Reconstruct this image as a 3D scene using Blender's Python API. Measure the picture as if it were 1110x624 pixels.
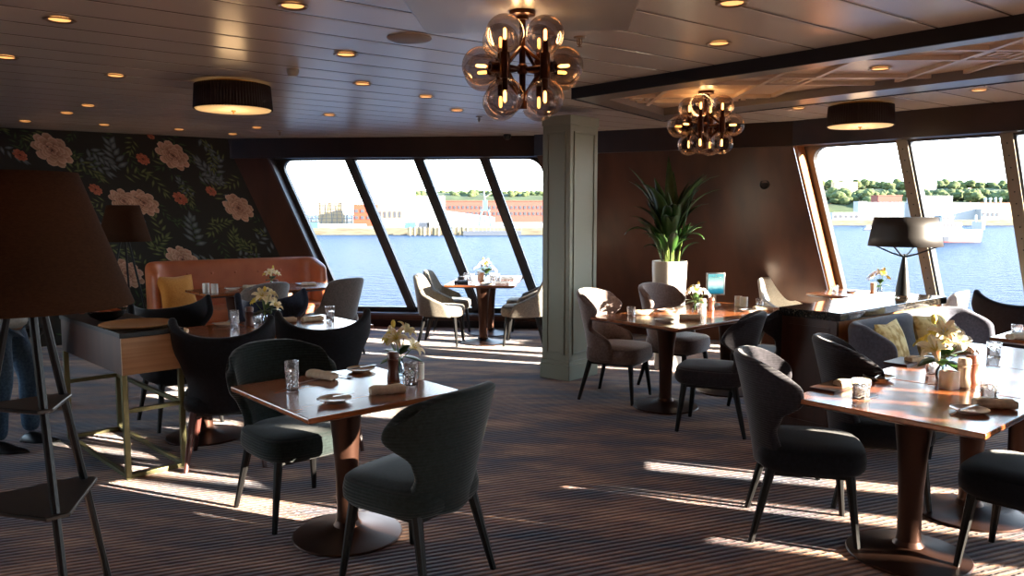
import bpy, bmesh, math, random
from mathutils import Vector, Matrix
S = bpy.context.scene
for o in list(bpy.data.objects): bpy.data.objects.remove(o)
C = S.collection
PI = math.pi
# ------------------------------------------------------------------ camera
FOC = 850.0; HORIZON = 230.0; EYE = 1.62
PITCH = math.atan((312-HORIZON)/FOC)
cam = bpy.data.objects.new('camera', bpy.data.cameras.new('camera')); C.objects.link(cam)
cam.data.sensor_width = 36; cam.data.lens = FOC/1110*36
cam.data.clip_end = 6000; cam.data.clip_start = .05
cam.location = (0, 0, EYE); cam.rotation_euler = (PI/2-PITCH, 0, 0)
S.camera = cam
S.view_settings.view_transform = 'Standard'; S.view_settings.look = 'None'
S.view_settings.gamma = 1; S.view_settings.exposure = 1.2
S.view_settings.use_curve_mapping = False
# ------------------------------------------------------------------ sky and sun
SKY_STRENGTH = 5.0
SUN_AZ = (0.93, -0.37); SUN_ELEV = 12.5; SUN_STRENGTH = 30.0
w = bpy.data.worlds.new('sky'); S.world = w; w.use_nodes = True
nt = w.node_tree; nt.nodes.clear()
wo = nt.nodes.new('ShaderNodeOutputWorld'); bg = nt.nodes.new('ShaderNodeBackground')
tc = nt.nodes.new('ShaderNodeTexCoord'); sx = nt.nodes.new('ShaderNodeSeparateXYZ')
rp = nt.nodes.new('ShaderNodeValToRGB')
nt.links.new(tc.outputs['Generated'], sx.inputs[0]); nt.links.new(sx.outputs['Z'], rp.inputs[0])
e = rp.color_ramp.elements
e[0].position = 0.0; e[0].color = (.95, .98, 1, 1)
e[1].position = 0.8; e[1].color = (.10, .20, .38, 1)
m_ = e.new(.10); m_.color = (.84, .92, .98, 1)
m_ = e.new(.24); m_.color = (.42, .58, .72, 1)
m_ = e.new(.45); m_.color = (.24, .38, .55, 1)
nt.links.new(rp.outputs[0], bg.inputs[0]); bg.inputs[1].default_value = SKY_STRENGTH
nt.links.new(bg.outputs[0], wo.inputs[0])
sl = bpy.data.lights.new('sun', 'SUN'); sl.energy = SUN_STRENGTH; sl.angle = math.radians(.55); sl.color = (1, .86, .68)
so = bpy.data.objects.new('sun', sl); C.objects.link(so)
sd = Vector((SUN_AZ[0]*math.cos(math.radians(SUN_ELEV)), SUN_AZ[1]*math.cos(math.radians(SUN_ELEV)), math.sin(math.radians(SUN_ELEV))))
so.rotation_euler = sd.to_track_quat('Z', 'Y').to_euler(); so.location = (9, -3, 6)

# ------------------------------------------------------------------ materials
def s2l(c):
    return tuple((x/12.92 if x <= .04045 else ((x+.055)/1.055)**2.4) for x in [v/255 for v in c]) + (1,)
def mat(name, col, rough=.6, metal=0, spec=.5, **k):
    m = bpy.data.materials.new(name); m.use_nodes = True
    n = m.node_tree.nodes; b = n['Principled BSDF']
    b.inputs['Base Color'].default_value = s2l(col) if max(col) > 1.5 else tuple(col)+(1,)
    b.inputs['Roughness'].default_value = rough; b.inputs['Metallic'].default_value = metal
    b.inputs['Specular IOR Level'].default_value = spec
    for kk, v in k.items(): b.inputs[kk.replace('_', ' ')].default_value = v
    return m
def N(m, t, **k):
    n = m.node_tree.nodes.new(t)
    for kk, v in k.items(): setattr(n, kk, v)
    return n
def L(m, a, b): m.node_tree.links.new(a, b)
def noisy(m, c1, c2, scale=(8, 8, 8), detail=4, rot=(0, 0, 0), bump=0, bscale=None, coord='Object', lo=.3, hi=.7):
    """two-tone noise colour (and optional bump) on a principled material"""
    b = m.node_tree.nodes['Principled BSDF']
    tc = N(m, 'ShaderNodeTexCoord'); mp = N(m, 'ShaderNodeMapping')
    mp.inputs['Scale'].default_value = scale; mp.inputs['Rotation'].default_value = rot
    L(m, tc.outputs[coord], mp.inputs[0])
    nz = N(m, 'ShaderNodeTexNoise'); nz.inputs['Scale'].default_value = 1; nz.inputs['Detail'].default_value = detail
    L(m, mp.outputs[0], nz.inputs[0])
    r = N(m, 'ShaderNodeValToRGB'); r.color_ramp.elements[0].color = s2l(c1); r.color_ramp.elements[1].color = s2l(c2)
    r.color_ramp.elements[0].position = lo; r.color_ramp.elements[1].position = hi
    L(m, nz.outputs[0], r.inputs[0]); L(m, r.outputs[0], b.inputs['Base Color'])
    if bump:
        n2 = N(m, 'ShaderNodeTexNoise'); n2.inputs['Scale'].default_value = bscale or 200
        L(m, tc.outputs[coord], n2.inputs[0])
        bp = N(m, 'ShaderNodeBump'); bp.inputs['Strength'].default_value = bump; bp.inputs['Distance'].default_value = .002
        L(m, n2.outputs[0], bp.inputs['Height']); L(m, bp.outputs[0], b.inputs['Normal'])
    return m
def fabric(name, c1, c2, sheen=.3, ribs=0):
    m = mat(name, c1, .9, spec=.25); noisy(m, c1, c2, (60, 60, 60), 3, bump=.3, bscale=500)
    b = m.node_tree.nodes['Principled BSDF']; b.inputs['Sheen Weight'].default_value = sheen; b.inputs['Sheen Roughness'].default_value = .4
    if ribs:
        tc = N(m, 'ShaderNodeTexCoord'); wv = N(m, 'ShaderNodeTexWave', bands_direction='Z')
        wv.inputs['Scale'].default_value = ribs; wv.inputs['Distortion'].default_value = .3
        bp = N(m, 'ShaderNodeBump'); bp.inputs['Strength'].default_value = .5; bp.inputs['Distance'].default_value = .003
        L(m, tc.outputs['Object'], wv.inputs[0]); L(m, wv.outputs[1], bp.inputs['Height']); L(m, bp.outputs[0], b.inputs['Normal'])
    return m
def wood(name, c1, c2, rough=.35, scale=(1.2, 14, 14), rot=(0, 0, 0), lo=.3, hi=.7, coat=0):
    m = mat(name, c1, rough); noisy(m, c1, c2, scale, 6, rot, lo=lo, hi=hi)
    if coat:
        b = m.node_tree.nodes['Principled BSDF']; b.inputs['Coat Weight'].default_value = coat; b.inputs['Coat Roughness'].default_value = .12
    return m
def thin_glass(name, tint, refl=1.0, ior=1.5):
    m = bpy.data.materials.new(name); m.use_nodes = True; n = m.node_tree.nodes; n.clear()
    o = N(m, 'ShaderNodeOutputMaterial'); t = N(m, 'ShaderNodeBsdfTransparent'); t.inputs[0].default_value = tuple(tint)+(1,)
    g = N(m, 'ShaderNodeBsdfGlossy'); g.inputs['Roughness'].default_value = .02; g.inputs[0].default_value = (1, 1, 1, 1)
    f = N(m, 'ShaderNodeFresnel'); f.inputs[0].default_value = ior
    mx = N(m, 'ShaderNodeMixShader'); sc = N(m, 'ShaderNodeMath', operation='MULTIPLY'); sc.inputs[1].default_value = refl; L(m, f.outputs[0], sc.inputs[0]); L(m, sc.outputs[0], mx.inputs[0]); L(m, t.outputs[0], mx.inputs[1]); L(m, g.outputs[0], mx.inputs[2])
    L(m, mx.outputs[0], o.inputs[0]); return m
def emit(name, col, s):
    m = mat(name, (0.02, 0.02, 0.02)); b = m.node_tree.nodes['Principled BSDF']
    b.inputs['Base Color'].default_value = (.8, .7, .5, 1)
    b.inputs['Emission Color'].default_value = tuple(col)+(1,); b.inputs['Emission Strength'].default_value = s
    return m

M = {}
M['wall'] = wood('dark_walnut_wall', (58, 35, 25), (90, 55, 38), .34, (3, 3, .35), (0, .34, 0))
M['header'] = wood('dark_wood_header', (34, 19, 15), (50, 29, 23), .4, (3, 3, 3))
M['reveal'] = wood('sunlit_wood_reveal', (150, 92, 52), (186, 120, 70), .4, (8, 8, .6), (0, .34, 0))  # sunlight on the window sides is put into this orange tone
M['cab'] = wood('cabinet_wood', (158, 100, 56), (190, 128, 76), .35, (14, 14, 1))
M['cabdark'] = wood('dark_and_shaded_wood', (58, 32, 22), (78, 45, 30), .4, (14, 14, 1))
M['table'] = wood('walnut_tabletop', (118, 64, 34), (168, 100, 56), .24, (1.6, 16, 16), (0, 0, .1), coat=.35)
M['edge'] = mat('tabletop_edge', (70, 30, 20), .3)
M['oak'] = wood('light_oak', (158, 116, 78), (182, 140, 98), .5, (1.2, 1.2, 45))
M['bronze'] = mat('bronze_metal', (70, 46, 36), .38, .7)
M['chbronze'] = mat('chandelier_bronze', (72, 42, 30), .3, .85)
M['black'] = mat('black_wood', (13, 12, 12), .5, spec=.3)
M['redwood'] = mat('red_brown_wood', (78, 42, 36), .4)
M['blackmetal'] = mat('black_metal', (26, 27, 28), .4, .3)
M['olive'] = mat('olive_metal', (98, 94, 62), .4, .5)
M['steel'] = mat('brushed_steel', (185, 185, 185), .3, 1)
M['chrome'] = mat('chrome', (220, 215, 205), .08, 1)
M['brass'] = mat('brass', (190, 140, 70), .3, 1)
M['fblack'] = fabric('black_fabric', (13, 14, 19), (21, 23, 30), .15)
M['fgreen'] = fabric('dark_green_ribbed_fabric', (20, 28, 28), (31, 41, 40), .25, ribs=22)
M['fnavy'] = fabric('navy_fabric', (24, 30, 44), (36, 44, 62))
M['fcharcoal'] = fabric('charcoal_ribbed_fabric', (30, 28, 33), (45, 42, 48), .3, ribs=26)
M['fgrey'] = fabric('taupe_grey_velvet', (104, 90, 86), (130, 114, 108), .6)
M['fgrey2'] = fabric('grey_fabric', (98, 94, 92), (120, 116, 112), .5)
M['flight'] = fabric('light_grey_fabric', (122, 116, 106), (148, 140, 128), .3)
M['fwhite'] = fabric('white_fabric', (200, 196, 186), (220, 216, 206), .2)
M['fslate'] = fabric('slate_blue_fabric', (70, 72, 84), (88, 90, 104), .5)
M['leather'] = mat('cognac_leather', (180, 100, 60), .45); noisy(M['leather'], (170, 92, 54), (190, 108, 66), (5, 5, 5), bump=.15, bscale=180)
M['amber'] = fabric('amber_cushion_fabric', (190, 124, 52), (206, 142, 66))
M['yellow'] = mat('yellow_print_fabric', (214, 182, 98), .85); noisy(M['yellow'], (188, 152, 76), (238, 218, 150), (14, 14, 14), 3, lo=.42, hi=.56)
M['linen'] = mat('cream_linen', (226, 208, 178), .9); noisy(M['linen'], (214, 196, 166), (232, 216, 188), (60, 60, 60), bump=.3)
M['linengrey'] = mat('grey_linen', (92, 94, 100), .9)
M['porcelain'] = mat('white_porcelain', (226, 220, 206), .2)
M['sandplate'] = mat('sand_stoneware', (200, 172, 130), .3)
M['candle'] = mat('marbled_white_ceramic', (232, 222, 196), .4, Subsurface_Weight=.15); noisy(M['candle'], (222, 212, 188), (242, 238, 226), (16, 16, 16), 5)
M['millwood'] = wood('brown_mill_wood', (84, 46, 34), (112, 66, 50), .35, (40, 40, 3))
M['millpale'] = wood('pale_mill_wood', (186, 158, 134), (206, 178, 152), .4, (40, 40, 3))
M['shade'] = mat('dark_brown_linen_shade', (52, 34, 24), .95, spec=.1); noisy(M['shade'], (44, 28, 20), (64, 42, 28), (90, 90, 260), 2)
def translucent(m, col, f):
    o = [n for n in m.node_tree.nodes if n.type == 'OUTPUT_MATERIAL'][0]; b = m.node_tree.nodes['Principled BSDF']
    t = N(m, 'ShaderNodeBsdfTranslucent'); t.inputs[0].default_value = s2l(col); mx = N(m, 'ShaderNodeMixShader'); mx.inputs[0].default_value = f
    L(m, b.outputs[0], mx.inputs[1]); L(m, t.outputs[0], mx.inputs[2]); L(m, mx.outputs[0], o.inputs[0])
translucent(M['shade'], (150, 104, 60), .14)
M['shadeblack'] = mat('black_satin_shade', (40, 36, 34), .5)
M['pleat'] = mat('pleated_dark_organza', (44, 26, 16), .7)
M['paint'] = mat('sage_grey_paint', (142, 146, 128), .5)
M['paintdark'] = mat('pillar_paint', (122, 120, 104), .5)
M['potwhite'] = mat('white_glazed_pot', (232, 228, 216), .25)
M['soil'] = mat('dark_soil', (36, 26, 20), 1)
M['leaf'] = mat('glossy_green_leaf', (46, 84, 34), .4); noisy(M['leaf'], (24, 50, 20), (58, 94, 36), (6, 6, 6))
M['stem'] = mat('green_stem', (112, 134, 58), .6)
M['petal'] = mat('cream_petal', (246, 232, 190), .6, Subsurface_Weight=.1)
M['petaly'] = mat('yellow_petal', (232, 208, 88), .6)
M['petalw'] = mat('white_petal', (240, 238, 226), .6)
M['granite'] = mat('black_granite', (30, 28, 26), .12, Coat_Weight=.6); noisy(M['granite'], (14, 13, 12), (92, 84, 72), (90, 90, 90), 3, lo=.5, hi=.72)
M['glass'] = thin_glass('window_glass', (.97, .985, 1), ior=1.12)
M['smoke'] = thin_glass('smoked_globe_glass', (.80, .73, .69), refl=.42, ior=1.5)
M['crystal'] = mat('cut_crystal', (250, 250, 250), .03, Transmission_Weight=.88, IOR=1.45)
M['vaseglass'] = thin_glass('clear_vase_glass', (.8, .86, .9), ior=1.5)
M['filament'] = emit('warm_bulb', (1, .42, .09), 5.5)
M['down'] = emit('downlight_glow', (1, .42, .12), .75)
M['drumglow'] = emit('drum_diffuser_glow', (1, .56, .2), .26)
M['ring'] = mat('downlight_ring', (150, 125, 100), .3, .9)
M['frame'] = mat('window_frame_metal', (60, 56, 54), .45, .3)
M['framebeige'] = mat('mullion_cover', (118, 110, 96), .5, .2)
M['frameskylit'] = mat('frame_edge_skylit', (54, 62, 74), .5)  # sky light on the mullion sides, put into a blue colour
M['ledge'] = mat('window_ledge_paint', (92, 88, 92), .5)
M['base'] = mat('dark_baseboard', (30, 20, 18), .5)
M['detector'] = mat('cream_plastic', (190, 180, 160), .4)
M['speaker'] = mat('grey_speaker_grille', (168, 164, 156), .6)
M['raft'] = mat('smooth_ceiling_panel', (150, 146, 142), .32)
M['coffer'] = mat('coffer_panel', (214, 188, 158), .35)
M['cofframe'] = mat('coffer_frame', (128, 122, 116), .3)
M['fascia'] = mat('black_fascia', (18, 16, 16), .6)  # black boards round the outside of the coffer frame
M['lattice'] = mat('coffer_batten', (220, 200, 176), .35)
M['skin'] = mat('skin', (190, 132, 104), .55, Subsurface_Weight=.1)
M['jeans'] = fabric('blue_denim', (44, 66, 88), (70, 94, 116), .1)
M['shirt'] = fabric('grey_cotton', (140, 142, 138), (160, 160, 154), .1)
M['shoe'] = mat('black_leather', (20, 22, 26), .35)
M['hair'] = mat('brown_hair', (48, 34, 26), .8)
M['darkbowl'] = mat('dark_glass_bowl', (24, 16, 14), .08)
M['bread'] = mat('orange_crust', (176, 84, 38), .7)
M['traywood'] = wood('round_tray_wood', (150, 108, 66), (178, 134, 88), .4, (6, 40, 10))

# ceiling planks: dark joints between glossy painted planks
def plank_mat():
    m = mat('painted_ceiling_plank', (196, 186, 172), .26)
    b = m.node_tree.nodes['Principled BSDF']
    tc = N(m, 'ShaderNodeTexCoord'); sp = N(m, 'ShaderNodeSeparateXYZ'); L(m, tc.outputs['Object'], sp.inputs[0])
    def mth(op, a, c=None):
        n = N(m, 'ShaderNodeMath', operation=op)
        for i, v in enumerate((a, c)):
            if v is None: continue
            if isinstance(v, (int, float)): n.inputs[i].default_value = v
            else: L(m, v, n.inputs[i])
        return n.outputs[0]
    d = mth('ADD', mth('MULTIPLY', sp.outputs['X'], -.6), mth('MULTIPLY', sp.outputs['Y'], .8))
    f = mth('FRACT', mth('DIVIDE', mth('SUBTRACT', d, 4.532-3.5), .35))
    ed = mth('MINIMUM', f, mth('SUBTRACT', 1, f))           # 0 at the joint
    r = N(m, 'ShaderNodeValToRGB'); r.color_ramp.elements[0].position = .012; r.color_ramp.elements[1].position = .03
    r.color_ramp.elements[0].color = s2l((110, 100, 88)); r.color_ramp.elements[1].color = s2l((214, 206, 194))
    L(m, ed, r.inputs[0]); L(m, r.outputs[0], b.inputs['Base Color'])
    bp = N(m, 'ShaderNodeBump'); bp.inputs['Strength'].default_value = .8; bp.inputs['Distance'].default_value = .01
    mm = mth('MINIMUM', ed, .06)
    L(m, mth('MULTIPLY', mm, 12), bp.inputs['Height']); L(m, bp.outputs[0], b.inputs['Normal'])
    return m
M['plank'] = plank_mat()

def carpet_mat():
    m = mat('ribbed_carpet', (80, 66, 66), .95, spec=.15)
    b = m.node_tree.nodes['Principled BSDF']; b.inputs['Sheen Weight'].default_value = .2; b.inputs['Sheen Roughness'].default_value = .35
    tc = N(m, 'ShaderNodeTexCoord')
    def mapped(scale, rz):
        mp = N(m, 'ShaderNodeMapping', vector_type='POINT'); mp.inputs['Rotation'].default_value = (0, 0, rz); mp.inputs['Scale'].default_value = scale
        L(m, tc.outputs['Object'], mp.inputs[0]); return mp.outputs[0]
    # abstract brown / plum / slate areas
    n1 = N(m, 'ShaderNodeTexNoise'); n1.inputs['Scale'].default_value = 1; n1.inputs['Detail'].default_value = 5; n1.inputs['Roughness'].default_value = .62
    L(m, mapped((1.0, 3.2, 1), math.radians(40)), n1.inputs[0])
    r1 = N(m, 'ShaderNodeValToRGB'); el = r1.color_ramp.elements
    el[0].position = .34; el[0].color = s2l((66, 74, 96)); el[1].position = .64; el[1].color = s2l((206, 160, 128))
    q = el.new(.46); q.color = s2l((116, 92, 92)); q = el.new(.55); q.color = s2l((162, 122, 102))
    L(m, n1.outputs[0], r1.inputs[0])
    # pale scratches
    n2 = N(m, 'ShaderNodeTexNoise'); n2.inputs['Scale'].default_value = 1; n2.inputs['Detail'].default_value = 3
    L(m, mapped((1.1, 26, 1), math.radians(47)), n2.inputs[0])
    r2 = N(m, 'ShaderNodeValToRGB'); r2.color_ramp.elements[0].position = .60; r2.color_ramp.elements[1].position = .70
    r2.color_ramp.elements[0].color = (0, 0, 0, 1); r2.color_ramp.elements[1].color = (.55, .55, .55, 1)
    L(m, n2.outputs[0], r2.inputs[0])
    mx = N(m, 'ShaderNodeMixRGB'); mx.inputs[2].default_value = s2l((146, 122, 106))
    L(m, r2.outputs[0], mx.inputs[0]); L(m, r1.outputs[0], mx.inputs[1])
    # ribs
    wv = N(m, 'ShaderNodeTexWave', bands_direction='Y'); wv.inputs['Scale'].default_value = 8.2; wv.inputs['Distortion'].default_value = .7
    wv.inputs['Detail'].default_value = 1; wv.inputs['Detail Scale'].default_value = 4
    L(m, mapped((1, 1, 1), math.radians(-22)), wv.inputs[0])
    # ribs are broken into dashes by an area mask
    r3 = N(m, 'ShaderNodeValToRGB'); r3.color_ramp.elements[0].position = .25; r3.color_ramp.elements[1].position = .7
    r3.color_ramp.elements[0].color = (.30, .27, .29, 1); r3.color_ramp.elements[1].color = (1.0, 1.0, 1.0, 1)
    L(m, wv.outputs[1], r3.inputs[0])
    mu = N(m, 'ShaderNodeMixRGB', blend_type='MULTIPLY'); mu.inputs[0].default_value = .85
    L(m, mx.outputs[0], mu.inputs[1]); L(m, r3.outputs[0], mu.inputs[2]); L(m, mu.outputs[0], b.inputs['Base Color'])
    bp = N(m, 'ShaderNodeBump'); bp.inputs['Strength'].default_value = .7; bp.inputs['Distance'].default_value = .006
    L(m, wv.outputs[1], bp.inputs['Height']); L(m, bp.outputs[0], b.inputs['Normal'])
    return m
M['carpet'] = carpet_mat()
def vcol_mat(name, rough):
    m = mat(name, (1, 1, 1), rough); a = N(m, 'ShaderNodeVertexColor', layer_name='Col')
    L(m, a.outputs[0], m.node_tree.nodes['Principled BSDF'].inputs['Base Color']); return m
M['wallpaper'] = vcol_mat('printed_floral_wallpaper', .75)
def sea_mat():
    m = mat('harbour_water', (20, 48, 76), .35, spec=.02)
    b = m.node_tree.nodes['Principled BSDF']
    tc = N(m, 'ShaderNodeTexCoord'); 
    mp = N(m, 'ShaderNodeMapping'); mp.inputs['Scale'].default_value = (.35, .6, 1); L(m, tc.outputs['Object'], mp.inputs[0])
    n = N(m, 'ShaderNodeTexNoise'); n.inputs['Scale'].default_value = 1; n.inputs['Detail'].default_value = 7; n.inputs['Roughness'].default_value = .6
    L(m, mp.outputs[0], n.inputs[0])
    bp = N(m, 'ShaderNodeBump'); bp.inputs['Strength'].default_value = 1; bp.inputs['Distance'].default_value = 2.6
    L(m, n.outputs[0], bp.inputs['Height']); L(m, bp.outputs[0], b.inputs['Normal']); return m
M['sea'] = sea_mat()

# ------------------------------------------------------------------ mesh helpers
def sst(x): x = max(0, min(1, x)); return x*x*(3-2*x)
def interp(keys, x):
    for (a, b), (c, d) in zip(keys, keys[1:]):
        if x <= c:
            return b + (d-b)*sst((x-a)/(c-a)) if x > a else b
    return keys[-1][1]
class MB:
    def __init__(s): s.v = []; s.f = []; s.c = None
    def add(s, vs, fs):
        n = len(s.v); s.v += [tuple(p) for p in vs]; s.f += [tuple(i+n for i in f) for f in fs]; return s
    def box(s, c, size, rz=0, tilt=None):
        vs = []
        for dz in (-.5, .5):
            for dx, dy in ((-.5, -.5), (.5, -.5), (.5, .5), (-.5, .5)):
                p = Vector((dx*size[0], dy*size[1], dz*size[2]))
                if tilt: p = tilt @ p
                x = p.x*math.cos(rz)-p.y*math.sin(rz); y = p.x*math.sin(rz)+p.y*math.cos(rz)
                vs.append((c[0]+x, c[1]+y, c[2]+p.z))
        return s.add(vs, [(3, 2, 1, 0), (4, 5, 6, 7), (0, 1, 5, 4), (1, 2, 6, 5), (2, 3, 7, 6), (3, 0, 4, 7)])
    def prism(s, pts, z0, z1):
        n = len(pts)
        return s.add([(x, y, z0) for x, y in pts]+[(x, y, z1) for x, y in pts],
            [tuple(range(n-1, -1, -1)), tuple(range(n, 2*n))]+[(i, (i+1) % n, n+(i+1) % n, n+i) for i in range(n)])
    def lathe(s, prof, seg=24, c=(0, 0, 0), axis=None, fn=None):
        """prof: (radius, height) list; closed at both ends when radius is 0"""
        q = Vector(axis).to_track_quat('Z', 'Y').to_matrix() if axis else Matrix.Identity(3)
        vs = []; fs = []; m = len(prof)
        for i, (r, h) in enumerate(prof):
            for k in range(seg):
                a = 2*PI*k/seg; rr = r*(fn(a, i, h) if fn else 1)
                p = q @ Vector((rr*math.cos(a), rr*math.sin(a), h)); vs.append((c[0]+p.x, c[1]+p.y, c[2]+p.z))
        for i in range(m-1):
            for k in range(seg):
                a = i*seg+k; b = i*seg+(k+1) % seg; fs.append((a, b, b+seg, a+seg))
        fs.append(tuple(range(seg-1, -1, -1))); fs.append(tuple((m-1)*seg+k for k in range(seg)))
        return s.add(vs, fs)
    def tube(s, pts, rad, seg=8):
        pts = [Vector(p) for p in pts]; n = len(pts)
        rad = rad if isinstance(rad, (list, tuple)) else [rad]*n
        vs = []; fs = []; up = None
        for i, p in enumerate(pts):
            t = (pts[min(i+1, n-1)]-pts[max(i-1, 0)]).normalized()
            if up is None: up = t.orthogonal().normalized()
            up = (up - t*up.dot(t)).normalized(); sd_ = t.cross(up)
            for k in range(seg):
                a = 2*PI*k/seg; vs.append(p+(up*math.cos(a)+sd_*math.sin(a))*rad[i])
        for i in range(n-1):
            for k in range(seg):
                a = i*seg+k; b = i*seg+(k+1) % seg; fs.append((a, b, b+seg, a+seg))
        fs.append(tuple(range(seg-1, -1, -1))); fs.append(tuple((n-1)*seg+k for k in range(seg)))
        return s.add(vs, fs)
    def grid(s, fn, nu, nv, closeu=False):
        vs = [fn(i/nu, j/nv) for j in range(nv+1) for i in range(nu+(0 if closeu else 1))]
        W = nu if closeu else nu+1; fs = []
        for j in range(nv):
            for i in range(nu):
                a = j*W+i; b = j*W+(i+1) % W; fs.append((a, b, b+W, a+W))
        return s.add(vs, fs)
    def ball(s, c, r, seg=20, rings=12, sc=(1, 1, 1)):
        vs = [(c[0], c[1], c[2]-r*sc[2])]; fs = []
        for j in range(1, rings):
            ph = -PI/2+PI*j/rings
            for k in range(seg):
                a = 2*PI*k/seg; vs.append((c[0]+r*sc[0]*math.cos(ph)*math.cos(a), c[1]+r*sc[1]*math.cos(ph)*math.sin(a), c[2]+r*sc[2]*math.sin(ph)))
        vs.append((c[0], c[1], c[2]+r*sc[2])); T = len(vs)-1
        for k in range(seg):
            fs.append((0, 1+(k+1) % seg, 1+k))
            b = 1+(rings-2)*seg; fs.append((T, b+k, b+(k+1) % seg))
        for j in range(rings-2):
            for k in range(seg):
                a = 1+j*seg+k; b = 1+j*seg+(k+1) % seg; fs.append((a, b, b+seg, a+seg))
        return s.add(vs, fs)
    def build(s, name, mt, parent=None, smooth=True, bevel=0, sub=0, solid=0, bseg=2, loc=None):
        me = bpy.data.meshes.new(name); me.from_pydata(s.v, [], s.f); me.update()
        mt = M[mt] if isinstance(mt, str) else mt
        me.materials.append(mt)
        o = bpy.data.objects.new(name, me); C.objects.link(o)
        if parent: o.parent = parent
        if loc: o.location = loc
        if solid:
            q = o.modifiers.new('solid', 'SOLIDIFY'); q.thickness = solid; q.offset = 0
        if bevel:
            q = o.modifiers.new('bevel', 'BEVEL'); q.width = bevel; q.segments = bseg; q.limit_method = 'ANGLE'; q.angle_limit = math.radians(40)
        if sub:
            q = o.modifiers.new('sub', 'SUBSURF'); q.levels = sub; q.render_levels = sub
        if smooth:
            try: me.shade_smooth()
            except Exception: pass
            if not sub:
                for p in me.polygons: p.use_smooth = True
                me.set_sharp_from_angle(angle=math.radians(38))
        return o
def thing(name, label, cat, loc=(0, 0, 0), rz=0, group=None):
    o = bpy.data.objects.new(name, None); C.objects.link(o); o.empty_display_size = .1
    o.location = loc; o.rotation_euler = (0, 0, rz); o['label'] = label; o['category'] = cat
    if group: o['group'] = group
    return o
def tag(o, label, cat, group=None, kind=None):
    o['label'] = label; o['category'] = cat
    if group: o['group'] = group
    if kind: o['kind'] = kind
    return o
def struct(o): o['kind'] = 'structure'; return o
def dup(root, loc, rz, label, group=None):
    r = root.copy(); C.objects.link(r); r.location = loc; r.rotation_euler = (0, 0, rz); r['label'] = label
    if group: r['group'] = group
    for ch in list(root.children):
        c = ch.copy(); C.objects.link(c); c.parent = r
        for g in list(ch.children):
            d = g.copy(); C.objects.link(d); d.parent = c
    return r
PROTO = {}
def place(key, maker, loc, rz, label, group=None):
    """first call builds the thing, later calls copy it"""
    if key not in PROTO:
        t = maker(); t.location = loc; t.rotation_euler = (0, 0, rz); t['label'] = label
        if group: t['group'] = group
        PROTO[key] = t; return t
    r = dup(PROTO[key], loc, rz, label, group)
    return r

# ------------------------------------------------------------------ the room shell
DN = Vector((.365, .233, -1))          # every outer wall and mullion rakes along this direction
CZ = 2.6
FLOORPTS = [(-9, -5), (9.5, -5), (9.5, 3), (7.6, 7.0), (5.1, 9.9), (2.2, 11.2), (1.3, 11.6), (-3.2, 12), (-5.2, 11), (-9, 8.6)]
b = MB(); b.prism(FLOORPTS, -.12, 0); struct(b.build('floor', 'carpet', smooth=False))
b = MB(); b.prism([(-9, -5), (7.5, -5), (7.4, 2.3), (6.25, 5.5), (3.2, 8.8), (.5, 10.5), (-3.9, 10.9), (-9, 9)], CZ, CZ+.1)
struct(b.build('ceiling', 'plank', smooth=False))

def raked_wall(name, mt, P, Q, z0=CZ, z1=0, off=.0, opening=None, thick=.2, reveal=None):
    """wall from P to Q (plan points at the height z0), leaning along DN down to z1; opening=(s0,s1,t0,t1)"""
    P = Vector((P[0], P[1], z0)); Q = Vector((Q[0], Q[1], z0)); u = (Q-P); Ln = u.length; u.normalize()
    n = Vector((-u.y, u.x, 0))                        # outward
    P = P+n*off; T = z0-z1
    pt = lambda s, t, o=0: P+u*s+DN*t+n*o
    m = MB()
    if opening is None:
        m.add([pt(0, 0), pt(Ln, 0), pt(Ln, T), pt(0, T), pt(0, 0, thick), pt(Ln, 0, thick), pt(Ln, T, thick), pt(0, T, thick)],
              [(0, 1, 2, 3), (7, 6, 5, 4), (0, 4, 5, 1), (2, 6, 7, 3), (0, 3, 7, 4), (1, 5, 6, 2)])
    else:
        s0, s1, t0, t1 = opening
        for (a0, a1, b0, b1) in ((0, s0, 0, T), (s1, Ln, 0, T), (s0, s1, 0, t0), (s0, s1, t1, T)):
            if a1-a0 < 1e-4 or b1-b0 < 1e-4: continue
            m.add([pt(a0, b0), pt(a1, b0), pt(a1, b1), pt(a0, b1), pt(a0, b0, thick), pt(a1, b0, thick), pt(a1, b1, thick), pt(a0, b1, thick)],
                  [(0, 1, 2, 3), (7, 6, 5, 4), (0, 4, 5, 1), (2, 6, 7, 3), (0, 3, 7, 4), (1, 5, 6, 2)])
    o = struct(m.build(name, mt, smooth=False))
    return o, pt, Ln, T

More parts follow.
